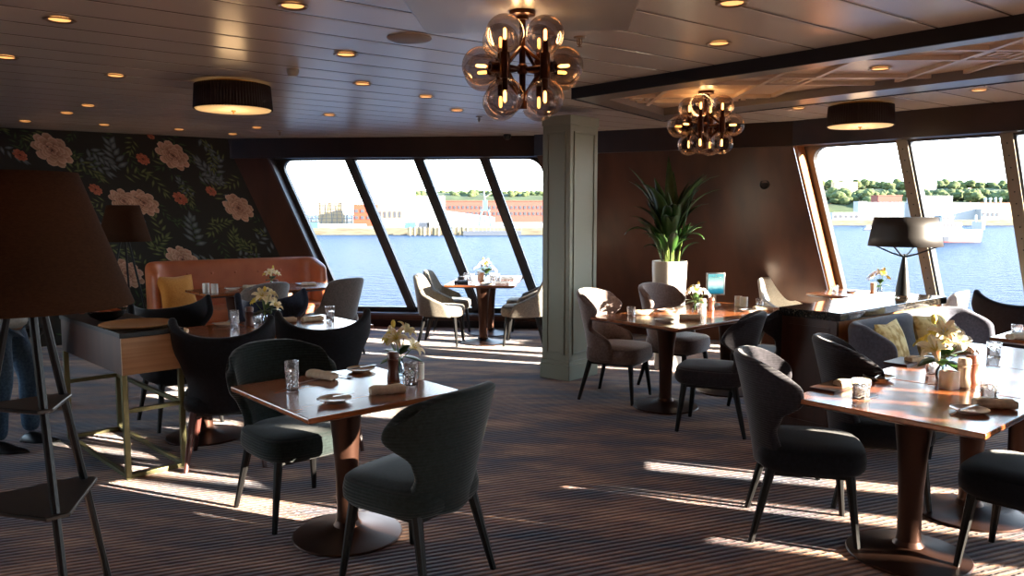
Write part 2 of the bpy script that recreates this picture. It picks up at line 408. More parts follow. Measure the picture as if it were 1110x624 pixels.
def window(n, pt, s0, s1, t0, t1, bars, recess=.2, rad=.14, barw=.105, reveal='reveal', sill='ledge', frame='frame', barmat='framebeige', mar=.07):
    """reveal lining, rounded frame, mullions and panes standing at the outside of a raked wall"""
    w = thing('window_%d' % n, '', 'window', (0, 0, 0)); del w['label']; del w['category']; w['kind'] = 'structure'
    e = .03
    for nm, mt, (a, bb), (c, d) in (('reveal_left', reveal, (s0-e, s0), (t0, t1)), ('reveal_right', reveal, (s1, s1+e), (t0, t1)),
                            ('reveal_top', 'header', (s0, s1), (t0-e, t0)), ('ledge', sill, (s0, s1), (t1, t1+e))):
        m = MB(); i0 = -.006; i1 = recess+.06
        m.add([pt(a, c, i0), pt(bb, c, i0), pt(bb, d, i0), pt(a, d, i0), pt(a, c, i1), pt(bb, c, i1), pt(bb, d, i1), pt(a, d, i1)],
              [(0, 1, 2, 3), (7, 6, 5, 4), (0, 4, 5, 1), (2, 6, 7, 3), (0, 3, 7, 4), (1, 5, 6, 2)])
        m.build(nm, mt, w, smooth=False)
    # rounded frame
    inner = []; outer = []
    a0, a1, b0, b1 = s0+mar, s1-mar, t0+.03, t1-.07
    for (cx, cy, st) in ((a1-rad, b0+rad, -90), (a1-rad, b1-rad, 0), (a0+rad, b1-rad, 90), (a0+rad, b0+rad, 180)):
        for k in range(9):
            an = math.radians(st+90*k/8); x, y = cx+rad*math.cos(an), cy+rad*math.sin(an)
            inner.append((x, y))
            outer.append((s1 if x > (a0+a1)/2 else s0, y) if abs(math.cos(an)) > .72 else (x, t1 if y > (b0+b1)/2 else t0))
    # replace the outer loop with one clamped to the rectangle
    outer = [(min(max(x+(x-(a0+a1)/2)*9, s0), s1) if k % 9 in (0,) and False else x, y) for k, (x, y) in enumerate(outer)]
    m = MB(); K = len(inner)
    vs = []
    for o_ in (recess-.03, recess+.06):
        vs += [pt(x, y, o_) for x, y in outer]+[pt(x, y, o_) for x, y in inner]
    fs = []
    for k in range(K):
        j = (k+1) % K
        fs += [(k, j, K+j, K+k), (2*K+k, 3*K+k, 3*K+j, 2*K+j), (K+k, K+j, 3*K+j, 3*K+k), (k, 2*K+k, 2*K+j, j)]
    m.add(vs, fs)
    # corner fillers
    for (cx, cy, sx_, sy_) in ((s0, t0, 1, 1), (s1, t0, -1, 1), (s0, t1, 1, -1), (s1, t1, -1, -1)):
        g = mar+rad*.7 if mar > .05 else mar
        vs = [pt(cx, cy, recess-.03), pt(cx+sx_*g*1.0, cy, recess-.03), pt(cx, cy+sy_*(g if sy_ < 0 or mar < .05 else .13), recess-.03)]
        vs += [pt(cx, cy, recess+.06), pt(cx+sx_*g*1.0, cy, recess+.06), pt(cx, cy+sy_*(g if sy_ < 0 or mar < .05 else .13), recess+.06)]
        m.add(vs, [(0, 1, 2), (5, 4, 3), (0, 3, 4, 1), (1, 4, 5, 2), (2, 5, 3, 0)])
    m.build('frame', frame, w, smooth=False)
    for s in bars:
        m = MB(); h = barw/2
        vs = [pt(s+dx, t, o_) for o_ in (recess-.05, recess+.09) for (dx, t) in ((-h, t0), (h, t0), (h, t1), (-h, t1))]
        m.add(vs, [(0, 1, 2, 3), (7, 6, 5, 4), (0, 4, 5, 1), (2, 6, 7, 3), (0, 3, 7, 4), (1, 5, 6, 2)])
        mu = m.build('mullion', barmat, w, smooth=False)
        m = MB()
        vs = [pt(s+dx, t, o_) for o_ in (recess-.02, recess+.10) for (dx, t) in ((h, t0), (h+.022, t0), (h+.022, t1), (h, t1))]
        m.add(vs, [(0, 1, 2, 3), (7, 6, 5, 4), (0, 4, 5, 1), (2, 6, 7, 3), (0, 3, 7, 4), (1, 5, 6, 2)])
        m.build('skylit_edge', 'frameskylit', mu, smooth=False)  # blue strip stands for the mullion side lit by the sky
        m = MB(); k = t0+.1
        while k < t1-.1:                                # screw heads down the cover
            p = pt(s, k, recess-.052); m.ball(p, .007, 8, 6); k += .11
        m.build('screws', 'black', mu)
    ed = [s0+.01]+list(bars)+[s1-.01]
    for x0, x1 in zip(ed, ed[1:]):
        m = MB(); m.add([pt(x0, t0, recess+.03), pt(x1, t0, recess+.03), pt(x1, t1, recess+.03), pt(x0, t1, recess+.03)], [(0, 1, 2, 3)])
        m.build('pane', 'glass', w, smooth=False)
    return w

# back wall with its four-light window
HZ = 2.35
BP, BQ = (-3.82, 10.63), (.86, 10.16)
ob, bpt, Lb, Tb = raked_wall('wall_back', 'wall', BP, BQ, z0=HZ, off=.03, opening=(.56, 4.24, -.0, 2.16))
window(1, bpt, .57, 4.23, .0, 2.15, [1.60, 2.54, 3.43], reveal='ledge', sill='ledge', barmat='frame', rad=.16)
# the wood-panelled wall behind the plant
ow, wpt, Lw, Tw = raked_wall('wall_right_panelled', 'wall', (.30, 10.10), (3.03, 8.59), z0=HZ, off=.03)
AP = (3.03, 8.59); AQ = (5.99, 5.33)
oa, apt, La, Ta = raked_wall('wall_right', 'wall', AP, AQ, z0=HZ, off=.03, opening=(.02, 4.3, 0, 2.16))
window(2, apt, .03, 4.29, 0, 2.15, [1.06, 1.98, 2.90, 3.82], rad=.16)
BP2 = (5.99, 5.33)
def sun_slit_wall(name, P, Q, opens, first, low=(), z0=HZ):
    """unseen wall with narrow windows added to break the sun into stripes"""
    cuts = [0]
    for a, b_ in opens: cuts += [a, b_]
    Pv = Vector((P[0], P[1], 0)); Qv = Vector((Q[0], Q[1], 0)); u_ = (Qv-Pv).normalized(); Ln = (Qv-Pv).length
    cuts.append(Ln)
    for k in range(0, len(cuts), 2):
        a = Pv+u_*cuts[k]; c_ = Pv+u_*cuts[k+1]
        if (c_-a).length > .02: raked_wall(name, 'wall', (a.x, a.y), (c_.x, c_.y), z0=z0, off=.03)
    for k, (a0, a1) in enumerate(opens):
        a = Pv+u_*a0; c_ = Pv+u_*a1; tb = low[k]
        o_, pt_, L_, T_ = raked_wall(name, 'wall', (a.x, a.y), (c_.x, c_.y), z0=z0, off=.03, opening=(.0, a1-a0, 0, tb+.01))
        window(first+k, pt_, .005, L_-.005, 0, tb, [], rad=.02 if L_ < .3 else .05, mar=.012)  # added windows, there only to cut the sunlight into stripes
def by_offset(c0, rate, lst): return [((c0-a)/rate, (c0-b_)/rate) for a, b_ in lst]
sun_slit_wall('wall_right_side_sun_slits', BP2, (7.10, 2.20), by_offset(7.17, .753, [(6.95, 6.2), (5.70, 5.55), (5.45, 4.90), (4.86, 4.70)]), 3, low=(2.3, 2.3, .66, 2.3), z0=2.55)  # openings set by where the sun stripes should fall
sun_slit_wall('wall_right_front_sun_slits', (7.1, 2.2), (7.3, -5), by_offset(4.67, .92, [(4.64, 4.36), (4.34, 4.12), (4.08, 3.84), (3.80, 3.64), (3.60, 3.38), (3.34, 2.95), (1.7, .3)]), 7, low=(2.3, .66, 2.3, .66, 2.3, .66, 2.3), z0=2.55)
# headers
def header(name, pts, z1=HZ):
    m = MB()
    for (a, c) in zip(pts, pts[1:]):
        a = Vector((a[0], a[1], 0)); c = Vector((c[0], c[1], 0)); u = (c-a).normalized(); n = Vector((-u.y, u.x, 0))
        vs = [a, c, c+n*.25+u*.1, a+n*.25-u*.1]
        m.prism([(p.x, p.y) for p in vs], z1-.012, CZ+.02)
    return struct(m.build(name, 'header', smooth=False))
header('trim_1', [(-3.84, 10.63), BQ])
header('trim_2', [(.28, 10.11), (1.06, 9.65), (3.03, 8.59), (4.48, 6.99), (5.99, 5.33)])
# baseboards under the windows
def raked_strip(name, pt, s0, s1, t0, t1, o0, o1, mt):
    m = MB(); vs = [pt(a, t, o) for o in (o0, o1) for (a, t) in ((s0, t0), (s1, t0), (s1, t1), (s0, t1))]
    m.add(vs, [(0, 1, 2, 3), (7, 6, 5, 4), (0, 4, 5, 1), (2, 6, 7, 3), (0, 3, 7, 4), (1, 5, 6, 2)])
    return struct(m.build(name, mt, smooth=False))
raked_strip('baseboard_back', bpt, .3, Lb, 2.25, 2.35, -.02, .01, 'base')
raked_strip('baseboard_right', apt, 0, La, 2.25, 2.35, -.02, .01, 'base')
# plain walls out of the picture
def plain_wall(name, a, c, mt, z1=CZ, t=.15):
    a = Vector((a[0], a[1], 0)); c = Vector((c[0], c[1], 0)); u = (c-a).normalized(); n = Vector((-u.y, u.x, 0))*t
    m = MB(); m.prism([(a.x, a.y), (c.x, c.y), (c.x+n.x, c.y+n.y), (a.x+n.x, a.y+n.y)], 0, z1)
    return struct(m.build(name, mt, smooth=False))
for a_, c_, z0_, z1_ in ((-4.8, 2.0, 0, CZ), (2.0, 7.0, 0, .8), (2.0, 7.0, 2.35, CZ), (7.0, 7.5, 0, CZ), (4.4, 4.6, .8, 2.35)):
    m = MB(); m.box((-8.68, (a_+c_)/2, (z0_+z1_)/2), (.16, c_-a_, z1_-z0_)); struct(m.build('wall_left', 'wall', smooth=False))
m = MB(); m.add([(-8.66, 2, .8), (-8.66, 7, .8), (-8.66, 7, 2.35), (-8.66, 2, 2.35)], [(0, 1, 2, 3)]); struct(m.build('window_15', 'glass', smooth=False))  # unseen window, added to let in fill light from the left
plain_wall('wall_rear', (8.9, -4.8), (-8.6, -4.8), 'wall')
raked_wall('wall_left_corner', 'wall', (-8.75, 7.20), (-6.70, 8.74), z0=CZ, off=.0)

plain_wall('wall_left_rear_corner', (-8.75, 7.10), (-4.6, 10.95), 'wall')

# ------------------------------------------------------------------ wallpaper wall
W0 = Vector((-5.94, 9.23, CZ)); WU = Vector((.840, .543, 0)); WN = Vector((.543, -.840, 0)).normalized()
WN = (WU.cross(DN)).normalized()
if WN.y > 0: WN = -WN
def wallpaper():
    rnd = random.Random(5)
    V = []; F = []; COL = []
    def poly(pts, cols, lay):
        n = len(V)
        for (u_, v_) in pts: V.append(tuple(W0+WU*u_+DN*v_+WN*(.0004*lay)))
        F.append(tuple(range(n, n+len(pts)))); COL.extend(cols)
    def fan(cu, cv, pts, cc, ec, lay):
        for i in range(len(pts)):
            poly([(cu, cv), pts[i], pts[(i+1) % len(pts)]], [cc, ec, ec], lay)
    def inside(u_, v_): return -.88 < u_ < 2.50 and -.01 < v_ < 2.58
    c = lambda *x: s2l(x)
    bgc = c(42, 40, 34)
    poly([(-.9, 0), (2.53, 0), (2.53, 2.6), (-.9, 2.6)], [bgc]*4, 0)
    def leaf(u_, v_, a, ln, wd, cc, ec, lay=1):
        pts = []; n = 7
        for k in range(n+1):
            t = k/n; pts.append((t*ln, wd*math.sin(PI*t**.8)*.5))
        for k in range(n-1, 0, -1):
            t = k/n; pts.append((t*ln, -wd*math.sin(PI*t**.8)*.42))
        ca, sa = math.cos(a), math.sin(a)
        P = [(u_+x*ca-y*sa, v_+x*sa+y*ca) for x, y in pts]
        if not all(inside(*p) for p in P): return
        fan(u_+ln*.45*ca, v_+ln*.45*sa, P, cc, ec, lay)
    def cluster(u_, v_, a, ln, kind, n=9, lay=1):
        cc, ec = {'g': (c(132, 136, 84), c(62, 72, 42)), 'b': (c(136, 142, 144), c(60, 68, 70)), 'd': (c(80, 98, 60), c(38, 52, 34))}[kind]
        wd = ln*(.36 if kind == 'b' else .24)
        for k in range(n):
            s = k/(n-1) if n > 1 else 0
            side = -1 if k % 2 else 1
            leaf(u_+math.cos(a)*ln*1.7*s, v_+math.sin(a)*ln*1.7*s, a+side*(1.0-.5*s)+rnd.uniform(-.15, .15), ln*(1-.25*s)*rnd.uniform(.85, 1.1), wd, cc, ec, lay)
        leaf(u_+math.cos(a)*ln*1.7, v_+math.sin(a)*ln*1.7, a, ln*.9, wd, cc, ec, lay)
    # background leaf sprays
    for j in range(10):
        for i in range(-3, 10):
            u_ = i*.27+rnd.uniform(-.06, .06)+(j % 2)*.13; v_ = j*.27+rnd.uniform(-.06, .06)
            cluster(u_, v_, rnd.uniform(0, 2*PI), rnd.uniform(.10, .15), rnd.choice('ggbdd'), 7, 1+rnd.choice((0, 1, 2)))
    for (u_, v_, a, ln) in ((1.03, .42, -1.4, .17), (1.49, 1.40, -1.3, .18), (2.16, .6, -2.0, .16), (.2, 1.3, -1.0, .18), (1.95, .5, .3, .13), (.8, .2, .8, .14)):
        cluster(u_, v_, a, ln, 'b', 9, 5)
    for (u_, v_, a, ln) in ((.95, 1.45, -.6, .14), (1.95, 1.5, -1.2, .15), (1.72, .62, 1.7, .13), (.62, .35, .9, .14), (2.25, .2, 1.9, .12), (1.8, 1.15, -.2, .13), (.15, .1, -.4, .12), (2.2, 1.55, -2.2, .13)):
        cluster(u_, v_, a, ln, 'g', 9, 6)
    def peony(u_, v_, r, sx=1, sy=1, warm=0, rings=5):
        lay = 8
        for ring in range(rings):
            t = ring/rings; n = [9, 8, 7, 6, 4][min(ring, 4)]; R0 = r*(1-t*.92)
            for k in range(n):
                a = 2*PI*(k+.5*(ring % 2)+rnd.uniform(-.15, .15))/n
                pw = 2.6*PI*R0/n*.5; ln = R0*(.62 if ring < 4 else .9)
                base = max(0, R0-ln)
                pts = []
                for q in range(9):                       # ruffled petal rim
                    s = (q/8-.5)*2
                    rad_ = base+ln*(1-.32*abs(s)**2.4)*(1+rnd.uniform(-.05, .05))
                    an = a+s*pw/R0*.75
                    pts.append((u_+sx*rad_*math.cos(an), v_+sy*rad_*math.sin(an)))
                bx = (u_+sx*base*.6*math.cos(a), v_+sy*base*.6*math.sin(a))
                if not all(inside(*p) for p in pts): continue
                l = rnd.uniform(-14, 14)
                rim = c(226+l-warm*10, 188+l-warm*62, 160+l-warm*66); mid = c(200+l-warm*10, 148+l-warm*50, 120+l-warm*50); inn = c(124, 74-warm*16, 58-warm*12)
                for q in range(8):
                    p0, p1 = pts[q], pts[q+1]
                    m0 = ((p0[0]*.75+bx[0]*.25), (p0[1]*.75+bx[1]*.25)); m1 = ((p1[0]*.75+bx[0]*.25), (p1[1]*.75+bx[1]*.25))
                    poly([m0, p0, p1, m1], [mid, rim, rim, mid], lay); poly([bx, m0, m1], [inn, mid, mid], lay)
                lay += .35
    for a in ((.41, .24, .205), (1.75, .25, .19), (1.12, .86, .17), (.90, .84, .16), (2.26, .92, .19), (1.23, 1.60, .19), (.15, 1.0, .18), (.5, 1.75, .19), (-.5, .6, .19), (-.6, 1.7, .18)):
        peony(*a, sx=1.0, sy=1.0)
    for a in ((.05, .31, .07), (1.37, .31, .075), (.65, .70, .07), (2.01, .70, .065), (1.58, .80, .085), (.5, 1.25, .07), (1.6, .02, .04)):
        peony(*a, warm=1, rings=4)
    me = bpy.data.meshes.new('wallpaper_wall'); me.from_pydata(V, [], F)
    ca = me.color_attributes.new('Col', 'FLOAT_COLOR', 'CORNER')
    flat = []
    for x in COL: flat.extend(x)
    ca.data.foreach_set('color', flat)
    me.materials.append(M['wallpaper'])
    o = bpy.data.objects.new('wall_wallpapered', me); C.objects.link(o); struct(o)
    m = MB(); q = lambda a, t, o_: W0+WU*a+DN*t+WN*o_
    m.add([q(-.9, 0, -.01), q(2.53, 0, -.01), q(2.53, 2.6, -.01), q(-.9, 2.6, -.01), q(-.9, 0, -.15), q(2.53, 0, -.15), q(2.53, 2.6, -.15), q(-.9, 2.6, -.15)],
          [(0, 1, 2, 3), (7, 6, 5, 4), (0, 4, 5, 1), (2, 6, 7, 3), (0, 3, 7, 4), (1, 5, 6, 2)])
    struct(m.build('wall_left_backing', 'wall', smooth=False))
wallpaper()

# ------------------------------------------------------------------ ceiling coffer on the right
OUT = [(.48, 6.35), (1.50, 7.90), (3.51, 5.49), (6.2, 2.3), (4.6, 1.7), (2.54, 4.01), (1.74, 4.95)]
INN = [(.78, 6.42), (1.42, 7.45), (3.25, 5.30), (5.7, 2.45), (4.65, 2.05), (2.66, 4.12), (1.86, 5.06)]
m = MB(); n_ = len(OUT)
for z0, z1 in ((2.52, CZ),):
    vs = [(x, y, z0) for x, y in OUT]+[(x, y, z0) for x, y in INN]+[(x, y, z1) for x, y in OUT]+[(x, y, z1) for x, y in INN]
    fs = []
    for i in range(n_):
        j = (i+1) % n_
        fs += [(i, j, n_+j, n_+i), (n_+i, n_+j, 3*n_+j, 3*n_+i)]
    m.add(vs, fs)
struct(m.build('trim_3', 'cofframe', smooth=False))
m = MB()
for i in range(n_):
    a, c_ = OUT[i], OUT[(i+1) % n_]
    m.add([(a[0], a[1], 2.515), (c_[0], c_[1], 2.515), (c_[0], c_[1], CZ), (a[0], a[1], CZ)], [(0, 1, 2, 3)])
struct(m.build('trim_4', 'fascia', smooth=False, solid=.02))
m = MB(); m.prism(INN, CZ-.012, CZ-.002); struct(m.build('trim_5', 'coffer', smooth=False))
def clip_poly(a, c_, poly):
    t0, t1 = 0, 1; d = (c_[0]-a[0], c_[1]-a[1])
    area = sum(poly[i][0]*poly[(i+1) % len(poly)][1]-poly[(i+1) % len(poly)][0]*poly[i][1] for i in range(len(poly)))
    sg = 1 if area > 0 else -1
    for i in range(len(poly)):
        p, q = poly[i], poly[(i+1) % len(poly)]
        nx, ny = -(q[1]-p[1])*sg, (q[0]-p[0])*sg
        den = nx*d[0]+ny*d[1]; num = nx*(p[0]-a[0])+ny*(p[1]-a[1])
        if abs(den) < 1e-9:
            if num > 0: return None
            continue
        t = num/den
        if den > 0: t0 = max(t0, t)
        else: t1 = min(t1, t)
    return None if t0 >= t1-.02 else ((a[0]+d[0]*t0, a[1]+d[1]*t0), (a[0]+d[0]*t1, a[1]+d[1]*t1))
CINN = [(.78, 6.42), (1.42, 7.45), (3.25, 5.30), (5.7, 2.45), (4.65, 2.05)]
m = MB(); XS = [.9, 1.2, 1.85, 2.15, 2.8, 3.1, 3.75, 4.05, 4.7, 5.0]; YS = [2.8, 3.1, 3.75, 4.05, 4.7, 5.0, 5.65, 5.95, 6.6, 6.9]
for x in XS:
    s = clip_poly((x, 0), (x, 10), CINN)
    if s: m.box((x, (s[0][1]+s[1][1])/2, CZ-.024), (.035, abs(s[1][1]-s[0][1]), .03))
for y in YS:
    s = clip_poly((0, y), (10, y), CINN)
    if s: m.box(((s[0][0]+s[1][0])/2, y, CZ-.026), (abs(s[1][0]-s[0][0]), .035, .028))
for i in range(0, len(XS), 2):
    for j in range(0, len(YS), 2):
        cx, cy = (XS[i]+XS[i+1])/2, (YS[j]+YS[j+1])/2
        if clip_poly((cx-.01, cy), (cx+.01, cy+.001), CINN) is None and clip_poly((cx-.1, cy), (cx+.1, cy+.001), CINN) is None: continue
        for h in (.10, .045):
            for dx, dy, sx_, sy_ in ((0, h, 2*h, .02), (0, -h, 2*h, .02), (h, 0, .02, 2*h), (-h, 0, .02, 2*h)):
                m.box((cx+dx, cy+dy, CZ-.022), (sx_, sy_, .02))
struct(m.build('trim_6', 'lattice', smooth=False))
# flat octagonal raft over the large chandelier
m = MB(); m.prism([(-.50, 3.64), (-.46, 4.34), (.62, 4.25), (.58, 3.64), (.72, 3.1), (.4, 2.6), (-.5, 2.6), (-.72, 3.1)], 2.575, CZ+.01)
struct(m.build('trim_7', 'raft', smooth=False, bevel=.01))
# pillar
pc = Vector((.56, 7.72, 0)); prz = math.radians(46)
q1, q2, q3 = Vector((.275, 7.63)), Vector((.545, 7.42)), Vector((.86, 7.76)); q4 = q1+q3-q2
def shrink(f, g=1): 
    ctr = (q1+q3)/2; return [tuple(ctr+(p-ctr)*f) for p in (q1, q2, q3, q4)]
m = MB(); m.prism(shrink(.93), 0, 2.53); m.prism(shrink(1.0), 0, .15); m.prism(shrink(.965), .15, .19); m.prism(shrink(.97), 2.44, 2.53)
pil = struct(m.build('wall_pillar', 'paint', smooth=False, bevel=.006))
m = MB(); ctr = (q1+q3)/2; cr = shrink(.93)
for i in range(4):
    a, c_ = Vector(cr[i]), Vector(cr[(i+1) % 4]); u_ = (c_-a).normalized(); nn = Vector((u_.y, -u_.x))
    if nn.dot((a+c_)/2-ctr) < 0: nn = -nn
    Lq = (c_-a).length
    for s0_, s1_, z0, z1 in ((.05, .07, .25, 2.38), (Lq-.07, Lq-.05, .25, 2.38), (.05, Lq-.05, .25, .27), (.05, Lq-.05, 2.36, 2.38)):
        P0 = a+u_*s0_; P1 = a+u_*s1_
        m.prism([tuple(P0-nn*.001), tuple(P1-nn*.001), tuple(P1+nn*.011), tuple(P0+nn*.011)], z0, z1)
m.build('panel_moulding', 'paint', pil, smooth=False, bevel=.003)

# ------------------------------------------------------------------ chairs
def shell_back(kind):
    if kind == 'round':
        A = [(0, 62), (.32, 46), (.5, 52), (.74, 84), (.88, 82), (1, 60)]; top = lambda u: .90-.07*abs(u)**3
    elif kind == 'rolled':
        A = [(0, 60), (.34, 50), (.52, 62), (.72, 94), (.88, 96), (1, 74)]; top = lambda u: .92-.06*abs(u)**3
    elif kind == 'horn':
        A = [(0, 60), (.3, 48), (.5, 56), (.8, 86), (1, 82)]; top = lambda u: .855+.12*abs(u)**2.2
    elif kind == 'arm':
        A = [(0, 96), (.20, 100), (.34, 98), (.48, 58), (.60, 66), (.80, 90), (.9, 86), (1, 62)]; top = lambda u: .95-.06*abs(u)**3
    elif kind == 'low':
        A = [(0, 90), (.3, 88), (.5, 70), (.8, 64), (1, 58)]; top = lambda u: .90-.04*abs(u)**3
    m = MB(); NU, NV = 28, 16
    def fn(a, bb):
        u = a*2-1; th = math.radians(interp(A, bb))*u
        z0 = .34+.03*abs(u); z = z0+(top(u)-z0)*bb
        W = .255+.045*sst(bb*1.2); D = .245
        y = -D*math.cos(th) if abs(th) < PI/2 else D*(abs(th)-PI/2)*1.05
        x = W*math.sin(th) if abs(th) < PI/2 else W*(1 if th > 0 else -1)
        y += .015-.12*bb**1.3
        return (x, y, z)
    m.grid(fn, NU, NV); return m
def tub_back():
    m = MB()
    def fn(a, bb):
        u = a*2-1; th = u*math.radians(112)
        h = .62+.24*math.exp(-(u/.50)**6)
        z = .36+(h-.36)*bb
        W = .27+.03*bb; D = .27
        if abs(th) < PI/2: x, y = W*math.sin(th), -D*math.cos(th)
        else: x, y = W*math.copysign(1, th), D*(abs(th)-PI/2)*1.5
        z -= .10*max(0, abs(u)-.7)/.3*bb
        return (x, y-.07*bb, z)
    m.grid(fn, 28, 10); return m
def seat_mb(w=.5, d=.5, z0=.385, z1=.475):
    m = MB(); seg = 32
    def ring(f, z): 
        r = []
        for k in range(seg):
            a = 2*PI*k/seg; ca, sa = math.cos(a), math.sin(a); p = 2/3.4
            r.append((math.copysign(abs(ca)**p, ca)*w/2*f, math.copysign(abs(sa)**p, sa)*d/2*f+.01, z))
        return r
    rs = [ring(.5, z0), ring(.94, z0), ring(1.0, z0+.02), ring(1.01, (z0+z1)/2), ring(.98, z1-.015), ring(.9, z1), ring(.5, z1+.008)]
    vs = [p for r in rs for p in r]; fs = []
    for i in range(len(rs)-1):
        for k in range(seg): fs.append((i*seg+k, i*seg+(k+1) % seg, (i+1)*seg+(k+1) % seg, (i+1)*seg+k))
    fs.append(tuple(range(seg-1, -1, -1))); fs.append(tuple((len(rs)-1)*seg+k for k in range(seg)))
    m.add(vs, fs); return m
def make_chair(kind, fab, legmat='black', seatfab=None):
    def f():
        t = thing('dining_chair', 'chair', 'chair')
        bm_ = tub_back() if kind == 'tub' else shell_back(kind)
        bm_.build('backrest', fab, t, solid=.052, sub=1)
        thick = kind == 'arm'
        seat_mb(.52 if kind != 'tub' else .5, .52, (.34 if thick else .36), .478).build('seat', seatfab or fab, t)
        m = MB(); m.box((0, 0, .352 if not thick else .335), (.40, .40, .035)); m.build('seat_frame', 'black', t, bevel=.005, smooth=False)
        for sx_, sy_ in ((-1, 1), (1, 1), (-1, -1), (1, -1)):
            m = MB(); yo = .22 if sy_ > 0 else .27
            m.tube([(sx_*.185, sy_*.18, .37), (sx_*.235, sy_*yo, 0)], [.025, .014], 8); m.build('leg', legmat, t)
        return t
    return f
UA = math.atan2(.66, .75)                       # the direction the tables run in
FRZ_BACK = math.atan2(-.75, .66)-PI/2           # chair on the far-left side, facing the table
FRZ_FRONT = math.atan2(.75, -.66)-PI/2          # chair on the near-right side
def chair(key, xy, rz, label, group): 
    kinds = {'green': ('round', 'fgreen', 'black'), 'black': ('horn', 'fblack', 'black'), 'blackred': ('horn', 'fblack', 'redwood'), 'navy': ('horn', 'fnavy', 'black'),
             'arm': ('arm', 'fgrey', 'black'), 'dark': ('round', 'fcharcoal', 'black'), 'rolled': ('rolled', 'fcharcoal', 'black', 'fblack'), 'tub': ('tub', 'flight', 'black'),
             'grey': ('round', 'fgrey2', 'black'), 'white': ('tub', 'fwhite', 'black'), 'greywing': ('low', 'fgrey2', 'black')}
    return place('chair_'+key, make_chair(*kinds[key]), (xy[0], xy[1], 0), rz, label, group)
G1 = 'dark green ribbed chairs at the nearest small table'
chair('green', (-1.17, 4.15), FRZ_BACK, 'dark green ribbed chair at the far left side of the nearest small table', G1)
chair('green', (-.44, 3.40), FRZ_FRONT+.25, 'dark green ribbed chair, back to us, in front of the nearest small table', G1)
G2 = 'black winged chairs at the long table on the left'
chair('blackred', (-1.88, 5.08), FRZ_FRONT-.45, 'black winged chair with a red-brown leg, seen from behind beside the wooden service stand', G2)
chair('blackred', (-1.32, 5.42), FRZ_FRONT-.45, 'black winged chair seen from behind, just behind the tall tumbler of the nearest table', G2)
chair('black', (-2.57, 5.97), FRZ_BACK, 'black winged chair facing us behind the service stand with the round tray', G2)
chair('navy', (-1.94, 6.50), FRZ_BACK, 'navy winged chair behind the lily vase, in front of the orange sofa table', G2)
G3 = 'grey fabric chairs at the orange sofa table'
chair('grey', (-2.74, 8.30), FRZ_FRONT+.25, 'grey fabric chair with rounded back at the orange sofa table, left of the pair', G3)
chair('greywing', (-2.05, 8.85), FRZ_FRONT+.25, 'grey fabric chair with low arms beside the left window, right of the pair', G3)
G4 = 'light grey tub chairs at the far window table'
chair('tub', (-.86, 9.64), -PI/2-.1, 'light grey tub chair at the far window table, nearer one on its left side', G4)
chair('tub', (-.82, 10.36), -PI/2-.1, 'light grey tub chair at the far window table, farther one on its left side', G4)
chair('tub', (.14, 9.60), PI/2-.1, 'light grey tub chair beside the pillar at the far window table, nearer one', G4)
chair('tub', (.20, 10.32), PI/2-.1, 'light grey tub chair at the far window table, farther one on its right side', G4)
G5 = 'taupe wingback armchairs at the middle table'
chair('arm', (.93, 6.78), FRZ_BACK+.35, 'taupe velvet wingback armchair beside the pillar at the middle table', G5)
chair('arm', (1.55, 7.28), FRZ_BACK+.12, 'taupe velvet wingback armchair in front of the white planter', G5)
G6 = 'charcoal chairs on the near side of the middle table'
chair('dark', (1.52, 5.82), FRZ_FRONT+.42, 'charcoal dining chair with plum-grey seat at the near side of the middle table', G6)
chair('dark', (2.14, 6.46), FRZ_FRONT, 'charcoal chair squeezed between the middle table and the wooden cabinet', G6)
G7 = 'charcoal rolled-back chairs at the right-hand table'
chair('rolled', (1.50, 3.90), FRZ_BACK+.6, 'charcoal chair with rolled ribbed back at the left corner of the right-hand table', G7)
chair('rolled', (2.08, 4.36), FRZ_BACK+.65, 'charcoal chair with rolled back between right-hand table and wooden cabinet', G7)
chair('rolled', (2.34, 3.42), FRZ_FRONT, 'charcoal chair cut off by the right edge, near side of the right-hand table', G7)
G8 = 'white tub chairs by the right windows'
chair('white', (3.20, 8.98), -PI/2-.83+PI/2-.0+(-.0)-.0+(-PI/2)+.0+.03, 'white tub chair between the wood wall and the small window table', G8)
chair('white', (4.20, 7.86), PI/2-.83, 'white tub chair between the black shaded lamp and the window', G8)
chair('black', (4.30, 6.75), -.25, 'black winged chair standing alone against the right-hand windows', 'black winged chair by the right windows')

# ------------------------------------------------------------------ tables
def make_table(w, d):
    def f():
        t = thing('dining_table', 'table', 'table')
        m = MB(); m.box((0, 0, .738), (w, d, .024)); m.build('tabletop', 'table', t, bevel=.005, smooth=False)
        m = MB(); h0, h1 = .724, .712
        m.add([(sx_*w/2, sy_*d/2, h0+.003) for sx_, sy_ in ((-1, -1), (1, -1), (1, 1), (-1, 1))]+[(sx_*(w/2-.04), sy_*(d/2-.04), h1) for sx_, sy_ in ((-1, -1), (1, -1), (1, 1), (-1, 1))],
              [(0, 1, 2, 3), (7, 6, 5, 4), (0, 4, 5, 1), (1, 5, 6, 2), (2, 6, 7, 3), (3, 7, 4, 0)])
        m.build('chamfered_edge', 'edge', t, smooth=False)
        m = MB(); m.lathe([(.0, .02), (.062, .02), (.052, .12), (.055, .3), (.066, .5), (.085, .66), (.10, .71), (0, .715)], 28); m.build('column', 'bronze', t)
        m = MB(); m.lathe([(0, 0), (.27, 0), (.275, .006), (.27, .012), (.2, .024), (.12, .036), (.07, .055), (.055, .08), (0, .085)], 40); m.build('base', 'bronze', t)
        return t
    return f
def table(w, d, xy, rz, label, group=None):
    return place('table_%g_%g' % (w, d), make_table(w, d), (xy[0], xy[1], 0), rz, label, group)
u = Vector((.75, .66)).normalized(); nL = Vector((-u.y, u.x))
